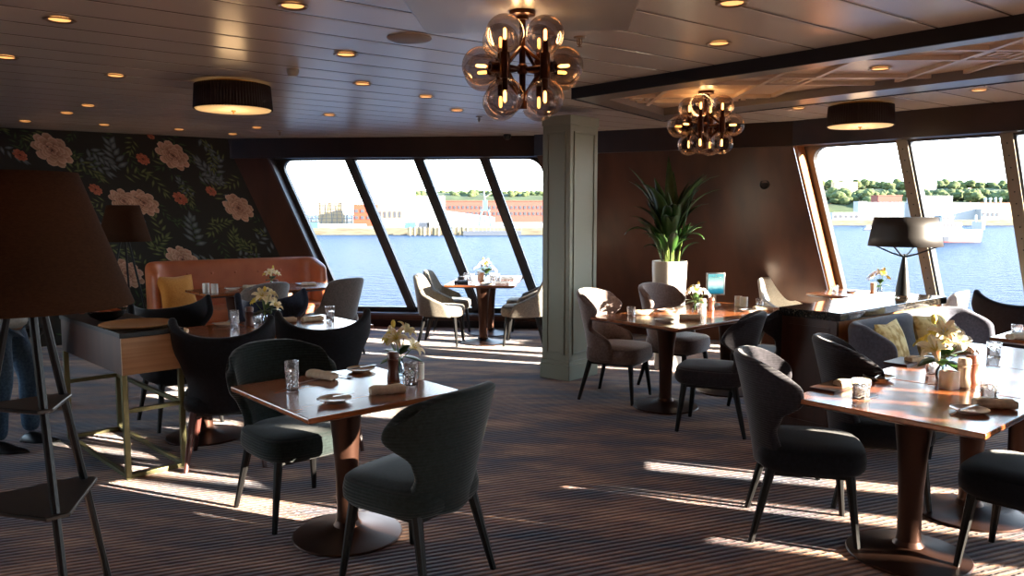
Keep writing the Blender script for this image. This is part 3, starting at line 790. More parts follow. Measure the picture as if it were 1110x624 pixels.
def on(M0, t, l): p = Vector(M0)+u*t+nL*l; return (p.x, p.y)
table(.82, .84, (-.83, 3.83), UA, 'small square walnut pedestal table nearest the camera, left of centre')
R1 = (.955, 6.165)
table(.88, .90, on(R1, .44, 0), UA, 'walnut pedestal table beside the pillar, left unit of the middle pair', 'middle pair of tables')
table(.88, .90, on(R1, 1.325, 0), UA, 'walnut pedestal table holding the small screen, right unit of the middle pair', 'middle pair of tables')
R2 = (1.59, 3.335)
G = 'row of tables pushed together at the right'
table(.78, .84, on(R2, .39, 0), UA, 'walnut pedestal table at the right, nearest unit of the row', G)
table(.78, .84, on(R2, 1.175, 0), UA, 'walnut pedestal table carrying the big lily vase, middle unit of the right-hand row', G)
table(.78, .84, on(R2, 1.96, 0), UA, 'walnut pedestal table in front of the slate sofa with yellow cushions', G)
table(.78, .84, on(R2, 3.10, 0), UA, 'walnut pedestal table cut off at the right edge beyond the sofa', G)
R3 = (-2.53, 5.32)
G = 'two tables pushed together behind the service stand'
table(.78, .82, on(R3, .4, 0), UA, 'walnut pedestal table behind the service stand, left unit under the tall tumbler', G)
table(.78, .82, on(R3, 1.185, 0), UA, 'walnut pedestal table behind the two black chair backs, right unit of the left pair', G)
R4 = (-3.43, 8.5)
G = 'two tables in front of the orange sofa'
table(.8, .77, on(R4, .4, 0), UA, 'walnut table with two white cups in front of the orange sofa', G)
table(.8, .77, on(R4, 1.205, 0), UA, 'walnut table with lilies near the right end of the orange sofa', G)
G = 'two tables at the far window'
table(.85, .72, (-.36, 9.70), -.1, 'dark red-edged table at the far window, nearer unit', G)
table(.85, .72, (-.29, 10.425), -.1, 'dark red-edged table at the far window, unit against the glass', G)
table(.76, .76, (3.72, 8.42), math.atan2(-.741, .672), 'small table by the right-hand windows behind the black shaded lamp')

# ------------------------------------------------------------------ sofas, cushions
def sofa(name, label, mt, loc, rz, Ln, H, seatz, depth, wing, buttons=0, thick=.10):
    """back runs along local x; faces local -y"""
    t = thing(name, label, 'sofa', loc, rz)
    m = MB(); h = Ln/2
    path = []
    R = .22; 
    for k in range(7): a = PI+ -PI/2*k/6; path.append((-h+R+R*math.cos(a), -R+R*math.sin(a)))
    path = [(-h, -R-wing)]+path
    for k in range(9): path.append((-h+R+(Ln-2*R)*(k+1)/10, 0))
    for k in range(7): a = PI/2-PI/2*k/6; path.append((h-R+R*math.cos(a), -R+R*math.sin(a)))
    path.append((h, -R-wing)); n = len(path)-1
    def fn(a, bb):
        i = a*n; k = min(int(i), n-1); f_ = i-k
        x = path[k][0]*(1-f_)+path[k+1][0]*f_; y = path[k][1]*(1-f_)+path[k+1][1]*f_
        edge = min(i, n-i); hh = H-(.10*max(0, 1-edge/2.5)**2 if wing else 0)
        z = seatz-.15+(hh-seatz+.15)*bb
        return (x*(1+.0*bb), y+.06*bb, z)
    m.grid(fn, n, 6); bk = m.build('backrest', mt, t, solid=thick, sub=2)
    m = MB(); m.box((0, -depth/2-.02, seatz-.08), (Ln-.10, depth, .16)); m.build('seat', mt, t, bevel=.045, bseg=4)
    m = MB(); m.box((0, -depth/2-.0, (seatz-.16)/2+.04), (Ln-.14, depth-.08, seatz-.26)); m.build('plinth', mt if buttons else 'black', t, bevel=.01)
    for sx_ in (-1, 1):
        for y_ in (-.08, -depth+.02):
            m = MB(); m.tube([(sx_*(h-.15), y_, .12), (sx_*(h-.13), y_, 0)], [.02, .014], 8); m.build('leg', 'black', t)
    if buttons:
        for r, z in ((0, H-.17), (1, H-.36)):
            for k in range(buttons+r):
                x = -h+.3+(Ln-.6)*((k+(0 if r else .5))/buttons if not r else k/buttons)
                m = MB(); m.ball((x, -thick/2-.012+.045*(.8 if not r else .5), z), .018, 10, 6, (1, .5, 1)); m.build('button', mt, t)
    return t
sdir = Vector((.814, .58)).normalized()
sm = (Vector((-4.40, 9.46))+Vector((-2.72, 10.62)))/2
sofa('sofa', 'long cognac orange leather sofa with buttoned back against the floral wallpaper', 'leather', (sm.x, sm.y, 0), math.atan2(sdir.y, sdir.x), 2.05, 1.03, .46, .62, .30, buttons=5, thick=.13)
cd = Vector((1.33, 1.09)).normalized(); cn = Vector((cd.y, -cd.x))
sb = Vector((2.29, 5.44))+cd*.80+cn*.10
sofa('sofa', 'slate blue fabric sofa with curved ends backing onto the wooden cabinet', 'fslate', (sb.x, sb.y, 0), math.atan2(cd.y, cd.x), 1.66, .86, .45, .52, .16)
def cushion(label, mt, loc, rz, tilt, s=.42, group=None):
    m = MB()
    def f_(sg):
        def fn(a, bb):
            x = a*2-1; y = bb*2-1; e_ = (1-abs(x)**2.5)*(1-abs(y)**2.5)
            k = 1-.10*(1-abs(x*y)**1.0)*max(abs(x), abs(y))**4
            return (x*s/2*k, sg*.075*e_**.6, y*s/2*k)
        return fn
    m.grid(f_(1), 14, 14); m.grid(f_(-1), 14, 14)
    o = m.build('cushion', mt); o.location = loc; o.rotation_euler = (tilt, 0, rz)
    return tag(o, label, 'cushion', group)
ca = math.atan2(cd.y, cd.x)
p = Vector((2.29, 5.44))+cd*.24+cn*.27; cushion('yellow patterned cushion at the left end of the slate sofa, full in the sun', 'yellow', (p.x, p.y, .66), ca+.1, -.28, group='yellow cushions on the slate sofa')
p = Vector((2.29, 5.44))+cd*.90+cn*.27; cushion('yellow patterned cushion half hidden behind the large lily bunch', 'yellow', (p.x, p.y, .66), ca-.1, -.28, group='yellow cushions on the slate sofa')
sa = math.atan2(sdir.y, sdir.x)
cushion('amber cushion on the left end of the orange sofa', 'amber', (-3.95, 9.22, .66), sa+.3, -.35, .46)

# ------------------------------------------------------------------ cabinet with granite top
t = thing('partition_cabinet', 'waist-high wooden cabinet with a speckled black granite top behind the slate sofa', 'cabinet', (2.29, 5.44, 0), ca)
Lc_, Wc_ = 1.72, .45
m = MB(); m.box((Lc_/2, Wc_/2, .43), (Lc_-.03, Wc_-.03, .86)); m.build('body', 'cab', t, smooth=False, bevel=.004)
m = MB(); m.box((.008, Wc_/2, .43), (.03, Wc_-.02, .858)); pn = m.build('shaded_end_panel', 'cabdark', t, smooth=False, bevel=.004)  # shade on the cabinet's end is put into a darker wood colour
m = MB()
for y_, z_, sy_, sz_ in ((.07, .45, .012, .70), (Wc_-.07, .45, .012, .70), (Wc_/2, .80, Wc_-.13, .012), (Wc_/2, .10, Wc_-.13, .012)): m.box((-.009, y_, z_), (.01, sy_, sz_))
m.build('panel_moulding', 'cabdark', pn, smooth=False)
m = MB(); m.box((Lc_/2, Wc_/2, .89), (Lc_+.03, Wc_+.03, .06)); m.build('granite_top', 'granite', t, smooth=False, bevel=.004)

# lamp on the cabinet
def cab_lamp():
    t = thing('table_lamp', 'table lamp with a wide black drum shade and conical black stem on the cabinet', 'lamp', (3.22, 6.43, .92))
    m = MB(); m.lathe([(0, 0), (.062, 0), (.062, .012), (.058, .02), (0, .022)], 24); m.build('base', 'chrome', t)
    m = MB(); m.lathe([(0, .02), (.058, .02), (.05, .10), (.03, .24), (.012, .36), (0, .362)], 24); m.build('stem', 'blackmetal', t)
    m = MB()
    for k in range(4):
        a = PI/4+PI/2*k; m.tube([(0, 0, .335), (.10*math.cos(a), .10*math.sin(a), .365), (.255*math.cos(a), .255*math.sin(a), .43)], [.008, .007, .006], 6)
    m.build('shade_carrier', 'blackmetal', t)
    m = MB(); m.grid(lambda a, v: ((.278-.038*v)*math.cos(2*PI*a), (.278-.038*v)*math.sin(2*PI*a), .425+.235*v), 48, 3, closeu=True); m.build('lamp_shade', 'shadeblack', t, solid=.006)
    m = MB(); m.lathe([(0, .655), (.236, .655), (.236, .659), (0, .659)], 36); m.build('shade_top', 'shadeblack', t)
    return t
cab_lamp()

# ------------------------------------------------------------------ tripod floor lamps
def tripod(label, loc, rz, rt, rb, z0, z1, shelves):
    t = thing('tripod_floor_lamp', label, 'lamp', loc, rz)
    m = MB(); m.grid(lambda a, v: ((rb+(rt-rb)*v)*math.cos(2*PI*a), (rb+(rt-rb)*v)*math.sin(2*PI*a), z0+(z1-z0)*v), 56, 4, closeu=True)
    m.build('lamp_shade', 'shade', t, solid=.006)
    m = MB(); m.lathe([(0, z0+.03), (.045, z0+.03), (.045, z0+.06), (.02, z0+.10), (.02, z0+.16), (0, z0+.165)], 16); hub = m.build('hub', 'blackmetal', t)
    m = MB(); m.ball((0, 0, z0+.2), .035, 12, 8); m.build('bulb', 'drumglow', t)
    l_ = bpy.data.lights.new('shade_glow', 'POINT'); l_.energy = 1.0; l_.color = (1, .6, .3); l_.shadow_soft_size = .04
    lo_ = bpy.data.objects.new('shade_glow', l_); C.objects.link(lo_); lo_.parent = t; lo_.location = (0, 0, z0+.26)
    m = MB()
    for k in range(3):
        a = 2*PI*k/3+.4; m.tube([(0, 0, z1-.03), (rt*.99*math.cos(a), rt*.99*math.sin(a), z1-.03)], .003, 6)
    m.tube([(0, 0, z0+.15), (0, 0, z1-.025)], .004, 6)
    m.build('shade_carrier', 'blackmetal', t)
    for az in (195, 315, 75):
        a = math.radians(az); m = MB(); m.tube([(.035*math.cos(a), .035*math.sin(a), z0+.06), (.34*math.cos(a), .34*math.sin(a), 0)], [.012, .011], 8); m.build('leg', 'blackmetal', t)
    for z in shelves:
        r = .035+(.34-.035)*(z0+.06-z)/(z0+.06)
        pts = []
        for az in (195, 315, 75):
            for da in (-9, 9): a = math.radians(az+da); pts.append(((r*1.15)*math.cos(a), (r*1.15)*math.sin(a)))
        m = MB(); m.prism(pts, z-.012, z); m.build('shelf', 'blackmetal', t, smooth=False, bevel=.003)
    return t
tripod('large dark tripod floor lamp with shelves in the left foreground', (-1.37, 2.2, 0), 0, .142, .272, 1.355, 1.73, (1.08, .80, .42))
tripod('small distant tripod floor lamp in front of the floral wallpaper beside the orange sofa', (-4.44, 9.0, 0), .6, .17, .28, 1.29, 1.70, ())

# ------------------------------------------------------------------ service stand
sx0 = Vector((-2.34, 4.63)); sdv = Vector((-.70, .714)).normalized(); swv = Vector((.714, .70)).normalized()
t = thing('service_stand', 'narrow wooden service stand on an olive metal frame behind the foreground lamp', 'stand', (sx0.x, sx0.y, 0), math.atan2(swv.y, swv.x))
SW, SL = .37, 1.22                                  # local x across, local y along
m = MB(); m.box((SW/2, SL/2, .757), (SW, SL, .225)); m.build('drawer_box', 'cabdark', t, smooth=False, bevel=.003)
m = MB(); m.box((SW/2, -.006, .757), (SW, .016, .225)); m.build('drawer_front', 'oak', t, smooth=False, bevel=.002)
m = MB(); m.box((SW/2, SL/2, .885), (SW+.012, SL+.02, .03)); m.build('top', 'blackmetal', t, smooth=False, bevel=.003)
bw = .032
for x_ in (bw/2, SW-bw/2):
    for y_ in (bw/2, SL-bw/2):
        m = MB(); m.box((x_, y_, .322), (bw, bw, .644)); m.build('leg', 'olive', t, smooth=False, bevel=.002)
for z_ in (bw/2, .42):
    for y_ in (bw/2, SL-bw/2):
        m = MB(); m.box((SW/2, y_, z_), (SW-2*bw, bw*.8, bw*.8)); m.build('rail', 'olive', t, smooth=False, bevel=.002)
    for x_ in ((bw/2, SW-bw/2) if z_ < .1 else (SW-bw/2,)):
        m = MB(); m.box((x_, SL/2, z_), (bw*.8, SL-2*bw, bw*.8)); m.build('rail', 'olive', t, smooth=False, bevel=.002)
def on_stand(a, c_): p = sx0+swv*a+sdv*c_; return (p.x, p.y, .90)
m = MB(); m.lathe([(0, 0), (.19, 0), (.225, .018), (.218, .022), (.185, .010), (0, .010)], 40)
tag(m.build('round_tray', 'traywood', loc=on_stand(.19, .26)), 'round wooden tray lying on the near end of the service stand', 'tray')
m = MB(); m.lathe([(0, 0), (.05, 0), (.10, .03), (.125, .07), (.118, .072), (.09, .034), (.03, .012), (0, .012)], 32)
tag(m.build('bowl', 'darkbowl', loc=on_stand(.14, .68)), 'dark glossy bowl on the service stand beyond the tray', 'bowl')
m = MB()
for k, (a, c_, z) in enumerate(((0, 0, .03), (.05, .03, .035), (-.05, .02, .03), (.01, -.05, .035), (.02, .02, .07))): m.ball((a, c_, z), .036, 12, 8, (1.2, .8, .7))
tag(m.build('bread_rolls', 'bread', loc=(on_stand(.14, .68)[0], on_stand(.14, .68)[1], .915)), 'heap of orange crusted rolls in the dark bowl', 'bread', kind='stuff')
# chrome stand beside the person
t = thing('chrome_stand', 'chrome pedestal stand with a black top beside the person in jeans', 'stand', (-3.92, 6.35, 0))
m = MB(); m.lathe([(0, 0), (.16, 0), (.165, .012), (.15, .03), (.05, .045), (.03, .06), (0, .06)], 32); m.build('base', 'chrome', t)
m = MB(); m.tube([(0, 0, .05), (0, 0, .62)], .028, 16); m.build('pole', 'chrome', t)
m = MB(); m.lathe([(0, .61), (.05, .61), (.11, .66), (.11, .69), (.10, .69), (0, .67)], 28); m.build('top', 'black', t)

# ------------------------------------------------------------------ person
def skin_obj(name, chains, mt, parent, sub=1):
    vs = []; es = []; rs = []
    for ch in chains:
        for i, (p, r) in enumerate(ch):
            if i == 0:
                j = next((k for k, v in enumerate(vs) if (Vector(v)-Vector(p)).length < 1e-4), None)
                if j is None: vs.append(p); rs.append(r); j = len(vs)-1
            else:
                vs.append(p); rs.append(r); es.append((j, len(vs)-1)); j = len(vs)-1
    me = bpy.data.meshes.new(name); me.from_pydata(vs, es, []); me.materials.append(M[mt])
    o = bpy.data.objects.new(name, me); C.objects.link(o); o.parent = parent
    q = o.modifiers.new('skin', 'SKIN'); q.use_smooth_shade = True
    for i, sv in enumerate(me.skin_vertices[0].data):
        r = rs[i]; sv.radius = r if isinstance(r, tuple) else (r, r); sv.use_root = (i == 0)
    q = o.modifiers.new('sub', 'SUBSURF'); q.levels = sub; q.render_levels = sub
    return o
t = thing('person', 'person in grey shirt and blue jeans leaning over the service stand at the left edge', 'person', (-3.46, 5.30, 0), 0)
# faces +x, leaning forward; pelvis root
pel = (-.02, 0, .93); ch = (.20, 0, 1.32)
body = [[(pel, .12), ((.08, 0, 1.10), .12), (ch, .13), ((.245, 0, 1.41), .062), ((.27, 0, 1.455), .056), ((.315, 0, 1.505), .070), ((.33, 0, 1.585), .092), ((.315, 0, 1.655), .075)],
        [(ch, .13), ((.23, -.15, 1.37), .055), ((.27, -.22, 1.33), .050), ((.33, -.24, 1.10), .040), ((.52, -.15, .99), .030), ((.58, -.13, .975), .026), ((.63, -.12, .965), .032)],
        [(ch, .13), ((.23, .15, 1.37), .055), ((.27, .22, 1.33), .050), ((.35, .24, 1.10), .040), ((.54, .22, 1.0), .030), ((.60, .21, .99), .026), ((.65, .20, .98), .032)],
        [(pel, .12), ((-.02, -.08, .84), .085), ((.03, -.11, .50), .055), ((-.01, -.11, .30), .05), ((-.02, -.11, .09), .036)],
        [(pel, .12), ((-.02, .08, .84), .085), ((.07, .13, .50), .055), ((.05, .14, .30), .05), ((.05, .14, .09), .036)]]
bo = skin_obj('body', body, 'skin', t, 2)
for (hy, hx, hz) in ((-.12, .63, .965), (.20, .65, .98)):
    for k in range(4):
        y_ = hy+(k-1.5)*.019; ln = (.07, .08, .076, .062)[k]
        skin_obj('finger', [[((hx, y_, hz), .010), ((hx+.035, y_, hz+.006), .009), ((hx+.035+ln*.45, y_, hz-.004), .008), ((hx+.03+ln*.8, y_, hz-.024), .007)]], 'skin', t)
    sg = 1 if hy < 0 else -1
    skin_obj('thumb', [[((hx-.02, hy+sg*.022, hz), .011), ((hx+.01, hy+sg*.048, hz-.005), .010), ((hx+.045, hy+sg*.055, hz-.015), .008)]], 'skin', t)
skin_obj('shirt', [[((-.03, 0, .84), (.165, .175)), ((.0, 0, .95), (.155, .16)), ((.06, 0, 1.08), (.142, .15)), ((.19, 0, 1.30), (.15, .16)), ((.245, 0, 1.41), .07)],
                   [((.19, 0, 1.30), (.15, .16)), ((.23, -.16, 1.37), .075), ((.275, -.225, 1.32), .066), ((.33, -.24, 1.13), .058)],
                   [((.19, 0, 1.30), (.15, .16)), ((.23, .16, 1.37), .075), ((.275, .225, 1.32), .066), ((.35, .24, 1.13), .058)]], 'shirt', t, 2)
skin_obj('jeans', [[((-.02, 0, .93), .125), ((-.02, -.075, .80), .098), ((.03, -.11, .50), .076), ((-.01, -.11, .30), .068), ((-.02, -.11, .07), .060)],
                   [((-.02, 0, .93), .125), ((-.02, .075, .80), .098), ((.07, .13, .50), .076), ((.05, .14, .30), .068), ((.05, .14, .07), .060)]], 'jeans', t, 2)
for (x_, y_) in ((-.02, -.11), (.05, .14)):
    m = MB()
    def fn(a, v, x_=x_, y_=y_):
        th = 2*PI*a; k = math.sin(PI*min(1, max(0, v))) ** .5 if 0 < v < 1 else 0.02
        xx = x_-.09+.30*v; wid = .048*(.85+.3*math.sin(PI*v*.9)); ht = (.085-.045*sst((v-.25)/.5))
        z = max(0.0, math.sin(th))*ht*k + (0.002 if math.sin(th) >= 0 else 0)
        return (xx, y_+math.cos(th)*wid*k, z)
    m.grid(lambda a, v: fn(a, v), 20, 14, closeu=True); m.build('shoe', 'shoe', t, sub=1)
m = MB(); m.ball((.295, 0, 1.630), .108, 20, 12, (1.0, .90, .95)); m.build('hair', 'hair', t)
m = MB(); m.ball((.428, 0, 1.565), .016, 10, 8, (1.1, .8, 1.4)); m.build('nose', 'skin', t)
for s_ in (-1, 1):
    m = MB(); m.ball((.325, s_*.090, 1.575), .022, 10, 8, (.9, .4, 1.3)); m.build('ear', 'skin', t)
    m = MB(); m.ball((.414, s_*.034, 1.592), .009, 10, 8); m.build('eye', 'black', t)
m = MB(); m.ball((.404, 0, 1.528), .02, 10, 8, (.3, 1.1, .3)); m.build('mouth', 'redwood', t)

# ------------------------------------------------------------------ planter
def potted():
    rnd = random.Random(11)
    t = thing('potted_plant', 'tall leafy green plant in a tall white planter before the wood wall', 'plant', (1.62, 8.05, 0))
    m = MB(); m.lathe([(0, 0), (.13, 0), (.14, .02), (.178, 1.10), (.178, 1.125), (.165, 1.125), (.16, 1.07), (0, 1.065)], 40); m.build('planter', 'potwhite', t)
    m = MB(); m.lathe([(0, 1.06), (.16, 1.06), (.158, 1.075), (0, 1.08)], 24); m.build('soil', 'soil', t)
    def leafmb(base, az, lean, ln, wd, droop):
        m = MB(); st = []; n = 12
        d = Vector((math.cos(az), math.sin(az), 0)); side = Vector((-math.sin(az), math.cos(az), 0))
        p = Vector(base); el = PI/2-lean; pts = []
        for k in range(n+1):
            pts.append((p.copy(), el)); p = p+(d*math.cos(el)+Vector((0, 0, 1))*math.sin(el))*ln/n; el -= droop/n*(k/n)*2
        def fn(a, v):
            i = v*n; k = min(int(i), n-1); f_ = i-k; q = pts[k][0].lerp(pts[k+1][0], f_)
            x = a*2-1
            wv = .007 if v < .34 else .007+wd*math.sin(PI*((v-.34)/.66)**.8)
            e_ = pts[k][1]; nrm = Vector((0, 0, 1))*math.cos(e_)-d*math.sin(e_)
            return q+side*x*wv*.5+nrm*abs(x)*wv*.16
        m.grid(fn, 4, 24); return m
    protos = 0
    for k in range(60):
        az = rnd.uniform(0, 2*PI); r = rnd.uniform(0, .09); h = rnd.random()
        lean = rnd.uniform(.02, .16)+.30*(1-h)*rnd.random()
        ln = .36+.70*h; droop = rnd.uniform(.3, 1.9)*(1.0 if rnd.random() < .75 else 1.5)
        leafmb((r*math.cos(az), r*math.sin(az), 1.06), az, lean, ln, rnd.uniform(.09, .14), droop).build('leaf', 'leaf', t, solid=.0015)
    for (az, lean, ln, dr) in ((PI+.1, .22, 1.12, .75), (.1, .12, 1.14, 1.5), (-.3, .18, 1.0, 1.5), (.3, .2, .85, 1.6), (PI-.2, .3, .7, 1.4), (1.6, .05, 1.15, .3)):
        leafmb((0, 0, 1.06), az, lean, ln, .10, dr).build('leaf', 'leaf', t, solid=.0015)
    for k in range(16):
        a = rnd.uniform(0, 2*PI); r = rnd.uniform(.02, .10)
        m = MB(); m.tube([(r*math.cos(a), r*math.sin(a), 1.06), (r*1.25*math.cos(a), r*1.25*math.sin(a), 1.24), (r*1.7*math.cos(a), r*1.7*math.sin(a), 1.40)], [.008, .007, .004], 6); m.build('stalk', 'stem', t)
    return t
potted()

# ------------------------------------------------------------------ tableware
TZ = .75
def tumbler_mb(r, h):
    m = MB(); seg = 16; prof = [(0, .0), (r*.88, 0), (r*.9, .004)]
    n = 8
    for k in range(1, n+1): prof.append((r*(.9+.1*k/n), .004+(h*.62)*k/n))
    prof += [(r, h*.68), (r, h), (r-.0025, h), (r-.004, h*.68), (r*.84, .016), (0, .014)]
    def fn(a, i, hh):
        if 2 < i < 3+n: 
            k = round(a/(2*PI)*seg); return 1.0 if (k+i) % 2 else .84
        return 1
    m.lathe(prof, seg, fn=fn); return m
def glass(kind, xy, label, group=None, z=TZ):
    dims = {'tall': (.034, .145), 'tumbler': (.036, .105), 'rocks': (.043, .092), 'small': (.036, .085), 'mid': (.038, .115)}[kind]
    key = 'glass_'+kind
    if key not in PROTO:
        o = tumbler_mb(*dims).build('crystal_tumbler', 'crystal', smooth=False); PROTO[key] = o
    else: o = PROTO[key].copy(); C.objects.link(o)
    o.location = (xy[0], xy[1], z); return tag(o, label, 'glass', group)
def solo(key, name, mk, mt, xy, z, rz, label, cat, group=None):
    if key not in PROTO: PROTO[key] = mk().build(name, mt)
    else:
        o = PROTO[key].copy(); C.objects.link(o); o.location = (xy[0], xy[1], z); o.rotation_euler = (0, 0, rz); return tag(o, label, cat, group)
    o = PROTO[key]; o.location = (xy[0], xy[1], z); o.rotation_euler = (0, 0, rz); return tag(o, label, cat, group)
def roll_mb():
    m = MB()
    for zc, yc, r in ((.019, -.016, .019), (.018, .017, .018)):
        pts = [(-.085+.17*k/10, yc+.002*math.sin(k), zc) for k in range(11)]
        m.tube(pts, [r*(.93+.09*math.sin(k*2.3)) for k in range(11)], 12)
    for k in range(2):                                   # folded flap over the roll
        m.grid(lambda a, v, k=k: (-.08+.15*v, -.03+.062*a, .036+.006*math.sin(PI*a)+.002*math.sin(9*v)), 8, 8)
        break
    return m
def napkin(xy, rz, label, mt='linen', group=None, z=TZ):
    return solo('napkin_'+mt, 'rolled_napkin', roll_mb, mt, xy, z, rz, label, 'napkin', group)
def plate(xy, rz, label, mt='porcelain', knife=True, r=.078, group=None, z=TZ):
    key = 'plate_%s_%s_%g' % (mt, knife, r)
    def mk():
        t = thing('side_plate', 'plate', 'plate')
        m = MB(); m.lathe([(0, 0), (r*.6, 0), (r*.64, .004), (r, .016), (r, .019), (r*.66, .008), (0, .007)], 36); m.build('dish', mt, t)
        return t
    o = place(key, mk, (xy[0], xy[1], z), rz, label, group)
    if knife:
        cutlery(xy, rz+.5, 'knife on '+label, z+.0235)
    return o
def knife_mb():
    m = MB(); m.tube([(-.09, 0, 0), (-.01, 0, 0)], [.0045, .0035], 8)
    m.box((.045, .002, 0), (.11, .014, .0015)); return m
def fork_mb():
    m = MB(); m.tube([(-.09, 0, .003), (.02, 0, .003)], [.004, .0025], 8); m.box((.035, 0, .003), (.035, .02, .002))
    for k in range(4): m.box((.072, -.0085+.0057*k, .003), (.042, .0024, .002))
    return m
def cutlery(xy, rz, label, z=TZ+.004, kind='knife', group='cutlery on the tables'):
    return solo(kind, kind if kind == 'fork' else 'table_knife', knife_mb if kind == 'knife' else fork_mb, 'steel', xy, z, rz, label, 'cutlery', group)
def mill(xy, label, mt='millwood', h=.15, z=TZ, group=None):
    key = 'mill_%s_%g' % (mt, h)
    def mk():
        m = MB(); k = h/.15
        return m.lathe([(0, 0), (.031, 0), (.033, .006*k), (.032, .02*k), (.026, .055*k), (.028, .09*k), (.031, .105*k), (.024, .110*k), (.0315, .116*k), (.0315, .138*k), (.026, .148*k), (0, .15*k)], 24)
    return solo(key, 'pepper_mill', mk, mt, xy, z, 0, label, 'pepper mill', group)
def cup(xy, label, r=.034, h=.085, mt='candle', z=TZ, group=None, square=False):
    key = 'cup_%s_%g_%g_%s' % (mt, r, h, square)
    def mk():
        m = MB()
        if square:
            m.lathe([(0, 0), (r*1.2, 0), (r*1.25, .006), (r*1.22, h-.004), (r*1.15, h), (r*.85, h), (r*.8, h-.03), (0, h-.03)], 24, fn=lambda a, i, hh: 1/max(abs(math.cos(a)), abs(math.sin(a)), .82)*.86 if i in (1, 2, 3, 4) else 1)
        else: m.lathe([(0, 0), (r*.96, 0), (r, .005), (r, h), (r-.004, h), (r-.005, .02), (0, .018)], 24)
        return m
    return solo(key, 'candle_holder', mk, mt, xy, z, .4, label, 'candle holder', group)
def vase(xy, label, r=.03, h=.09, z=TZ):
    def mk():
        return MB().lathe([(0, 0), (r*.8, 0), (r, .02), (r*.95, h*.5), (r*.55, h*.75), (r*.6, h), (r*.52, h), (r*.47, h*.75), (r*.87, h*.5), (r*.9, .02), (0, .012)], 24)
    return solo('vase_%g_%g' % (r, h), 'bud_vase', mk, 'vaseglass', xy, z, 0, label, 'vase')
def lily_mb(r, n=6, cupf=.5):
    m = MB()
    for k in range(n):
        a0 = 2*PI*k/n; rr = r*(1 if k % 2 else .92); wd = r*.42
        def fn(a, v, a0=a0, rr=rr, wd=wd):
            x = a*2-1; w_ = wd*math.sin(PI*min(.98, v*.9+.06))**.8; d = rr*v
            z = r*cupf*(math.sin(v*2.2))*.8+abs(x)*w_*.25
            return (d*math.cos(a0)-x*w_*.5*math.sin(a0), d*math.sin(a0)+x*w_*.5*math.cos(a0), z)
        m.grid(fn, 4, 7)
    return m
def bouquet(xy, z, label, seed, size=1, blooms=(('petal', 3),), greens=5):
    rnd = random.Random(seed); t = thing('flower_bunch', label, 'flowers', (xy[0], xy[1], z))
    n = sum(c_ for _, c_ in blooms); k0 = 0
    for mt, cnt in blooms:
        for k in range(cnt):
            a = -PI/2+(2*PI*k0/n)+rnd.uniform(-.3, .3); ring = k0 % 2
            rr = ((.035, .062)[ring]+rnd.uniform(-.008, .01))*size; zz = ((.095, .06)[ring]+rnd.uniform(-.015, .02))*size
            p = Vector((rr*math.cos(a), rr*math.sin(a), zz)); k0 += 1
            d = Vector((math.cos(a)*.8, math.sin(a)*.8, .75)).normalized()
            m = lily_mb((.056 if mt != 'petaly' else .036)*size*rnd.uniform(.9, 1.15), 6 if mt != 'petaly' else 8, .55)
            fl = m.build('flower', mt, t, solid=.0012); fl.location = p; fl.rotation_euler = d.to_track_quat('Z', 'Y').to_euler()
            m = MB()
            for q in range(5): aa = 2*PI*q/5; m.tube([(0, 0, 0), (.012*size*math.cos(aa), .012*size*math.sin(aa), .026*size)], [.0015, .0025], 5)
            m.build('stamens', 'petaly', fl)
            m = MB(); m.tube([(0, 0, -.07), (0, 0, -.01), tuple(p)], .0022, 6); m.build('stem', 'stem', t)
    for k in range(greens+3):
        a = rnd.uniform(0, 2*PI); ln = rnd.uniform(.07, .11)*size; el = rnd.uniform(.0, 1.0); b0 = Vector((0, 0, .015*size))
        d = Vector((math.cos(a)*math.cos(el), math.sin(a)*math.cos(el), math.sin(el))); sd_ = Vector((-math.sin(a), math.cos(a), 0))
        m = MB(); m.grid(lambda aa, v: b0+d*(.01*size+ln*v)+sd_*(aa*2-1)*.024*size*math.sin(PI*min(.99, v*.95+.03))+Vector((0, 0, -.03*size*v*v)), 3, 7)
        m.build('leaf', 'leaf', t, solid=.001)
    for k in range(2):
        a = rnd.uniform(0, 2*PI); p = Vector((.04*math.cos(a), .04*math.sin(a), .135+.02*k))*size
        m = MB(); m.tube([(0, 0, -.05), tuple(p*.6), tuple(p)], .0014, 5); m.build('stem', 'stem', t)
        m = MB(); m.ball(p, .011*size, 8, 6, (1, 1, 1.7)); m.build('bud', 'petaly' if k else 'petal', t)
    return t
# nearest small table
glass('tall', (-1.08, 3.79), 'tall cut-crystal tumbler at the left corner of the nearest small table')
glass('mid', (-.51, 3.91), 'cut-crystal tumbler beside the brown mill on the nearest small table')
napkin((-1.0, 4.06), -.5, 'rolled cream napkin behind the tall tumbler on the nearest small table')
napkin((-.60, 3.72), .35, 'folded cream napkin close to the front chair on the nearest small table')
plate((-.83, 4.25), .3, 'sand-coloured side plate at the back corner of the nearest small table', 'sandplate')
plate((-.82, 3.56), .2, 'white side plate near the front corner of the nearest small table', 'porcelain')
cutlery((-1.05, 3.98), .9, 'knife blade showing behind the tall tumbler on the nearest small table')
cutlery((-.92, 4.12), -.6, 'fork near the back plate of the nearest small table', kind='fork')
mill((-.62, 4.03), 'dark brown wooden pepper mill on the nearest small table, before the lilies')
cup((-.49, 4.05), 'small white candle holder behind the tumbler on the nearest small table', r=.03, h=.085)
vase((-.60, 4.13), 'clear bud vase holding lilies on the nearest small table', .028, .10)
bouquet((-.60, 4.13), .84, 'cream and yellow lilies on the nearest small table', 3, 1.2, (('petal', 3), ('petaly', 2)), 5)
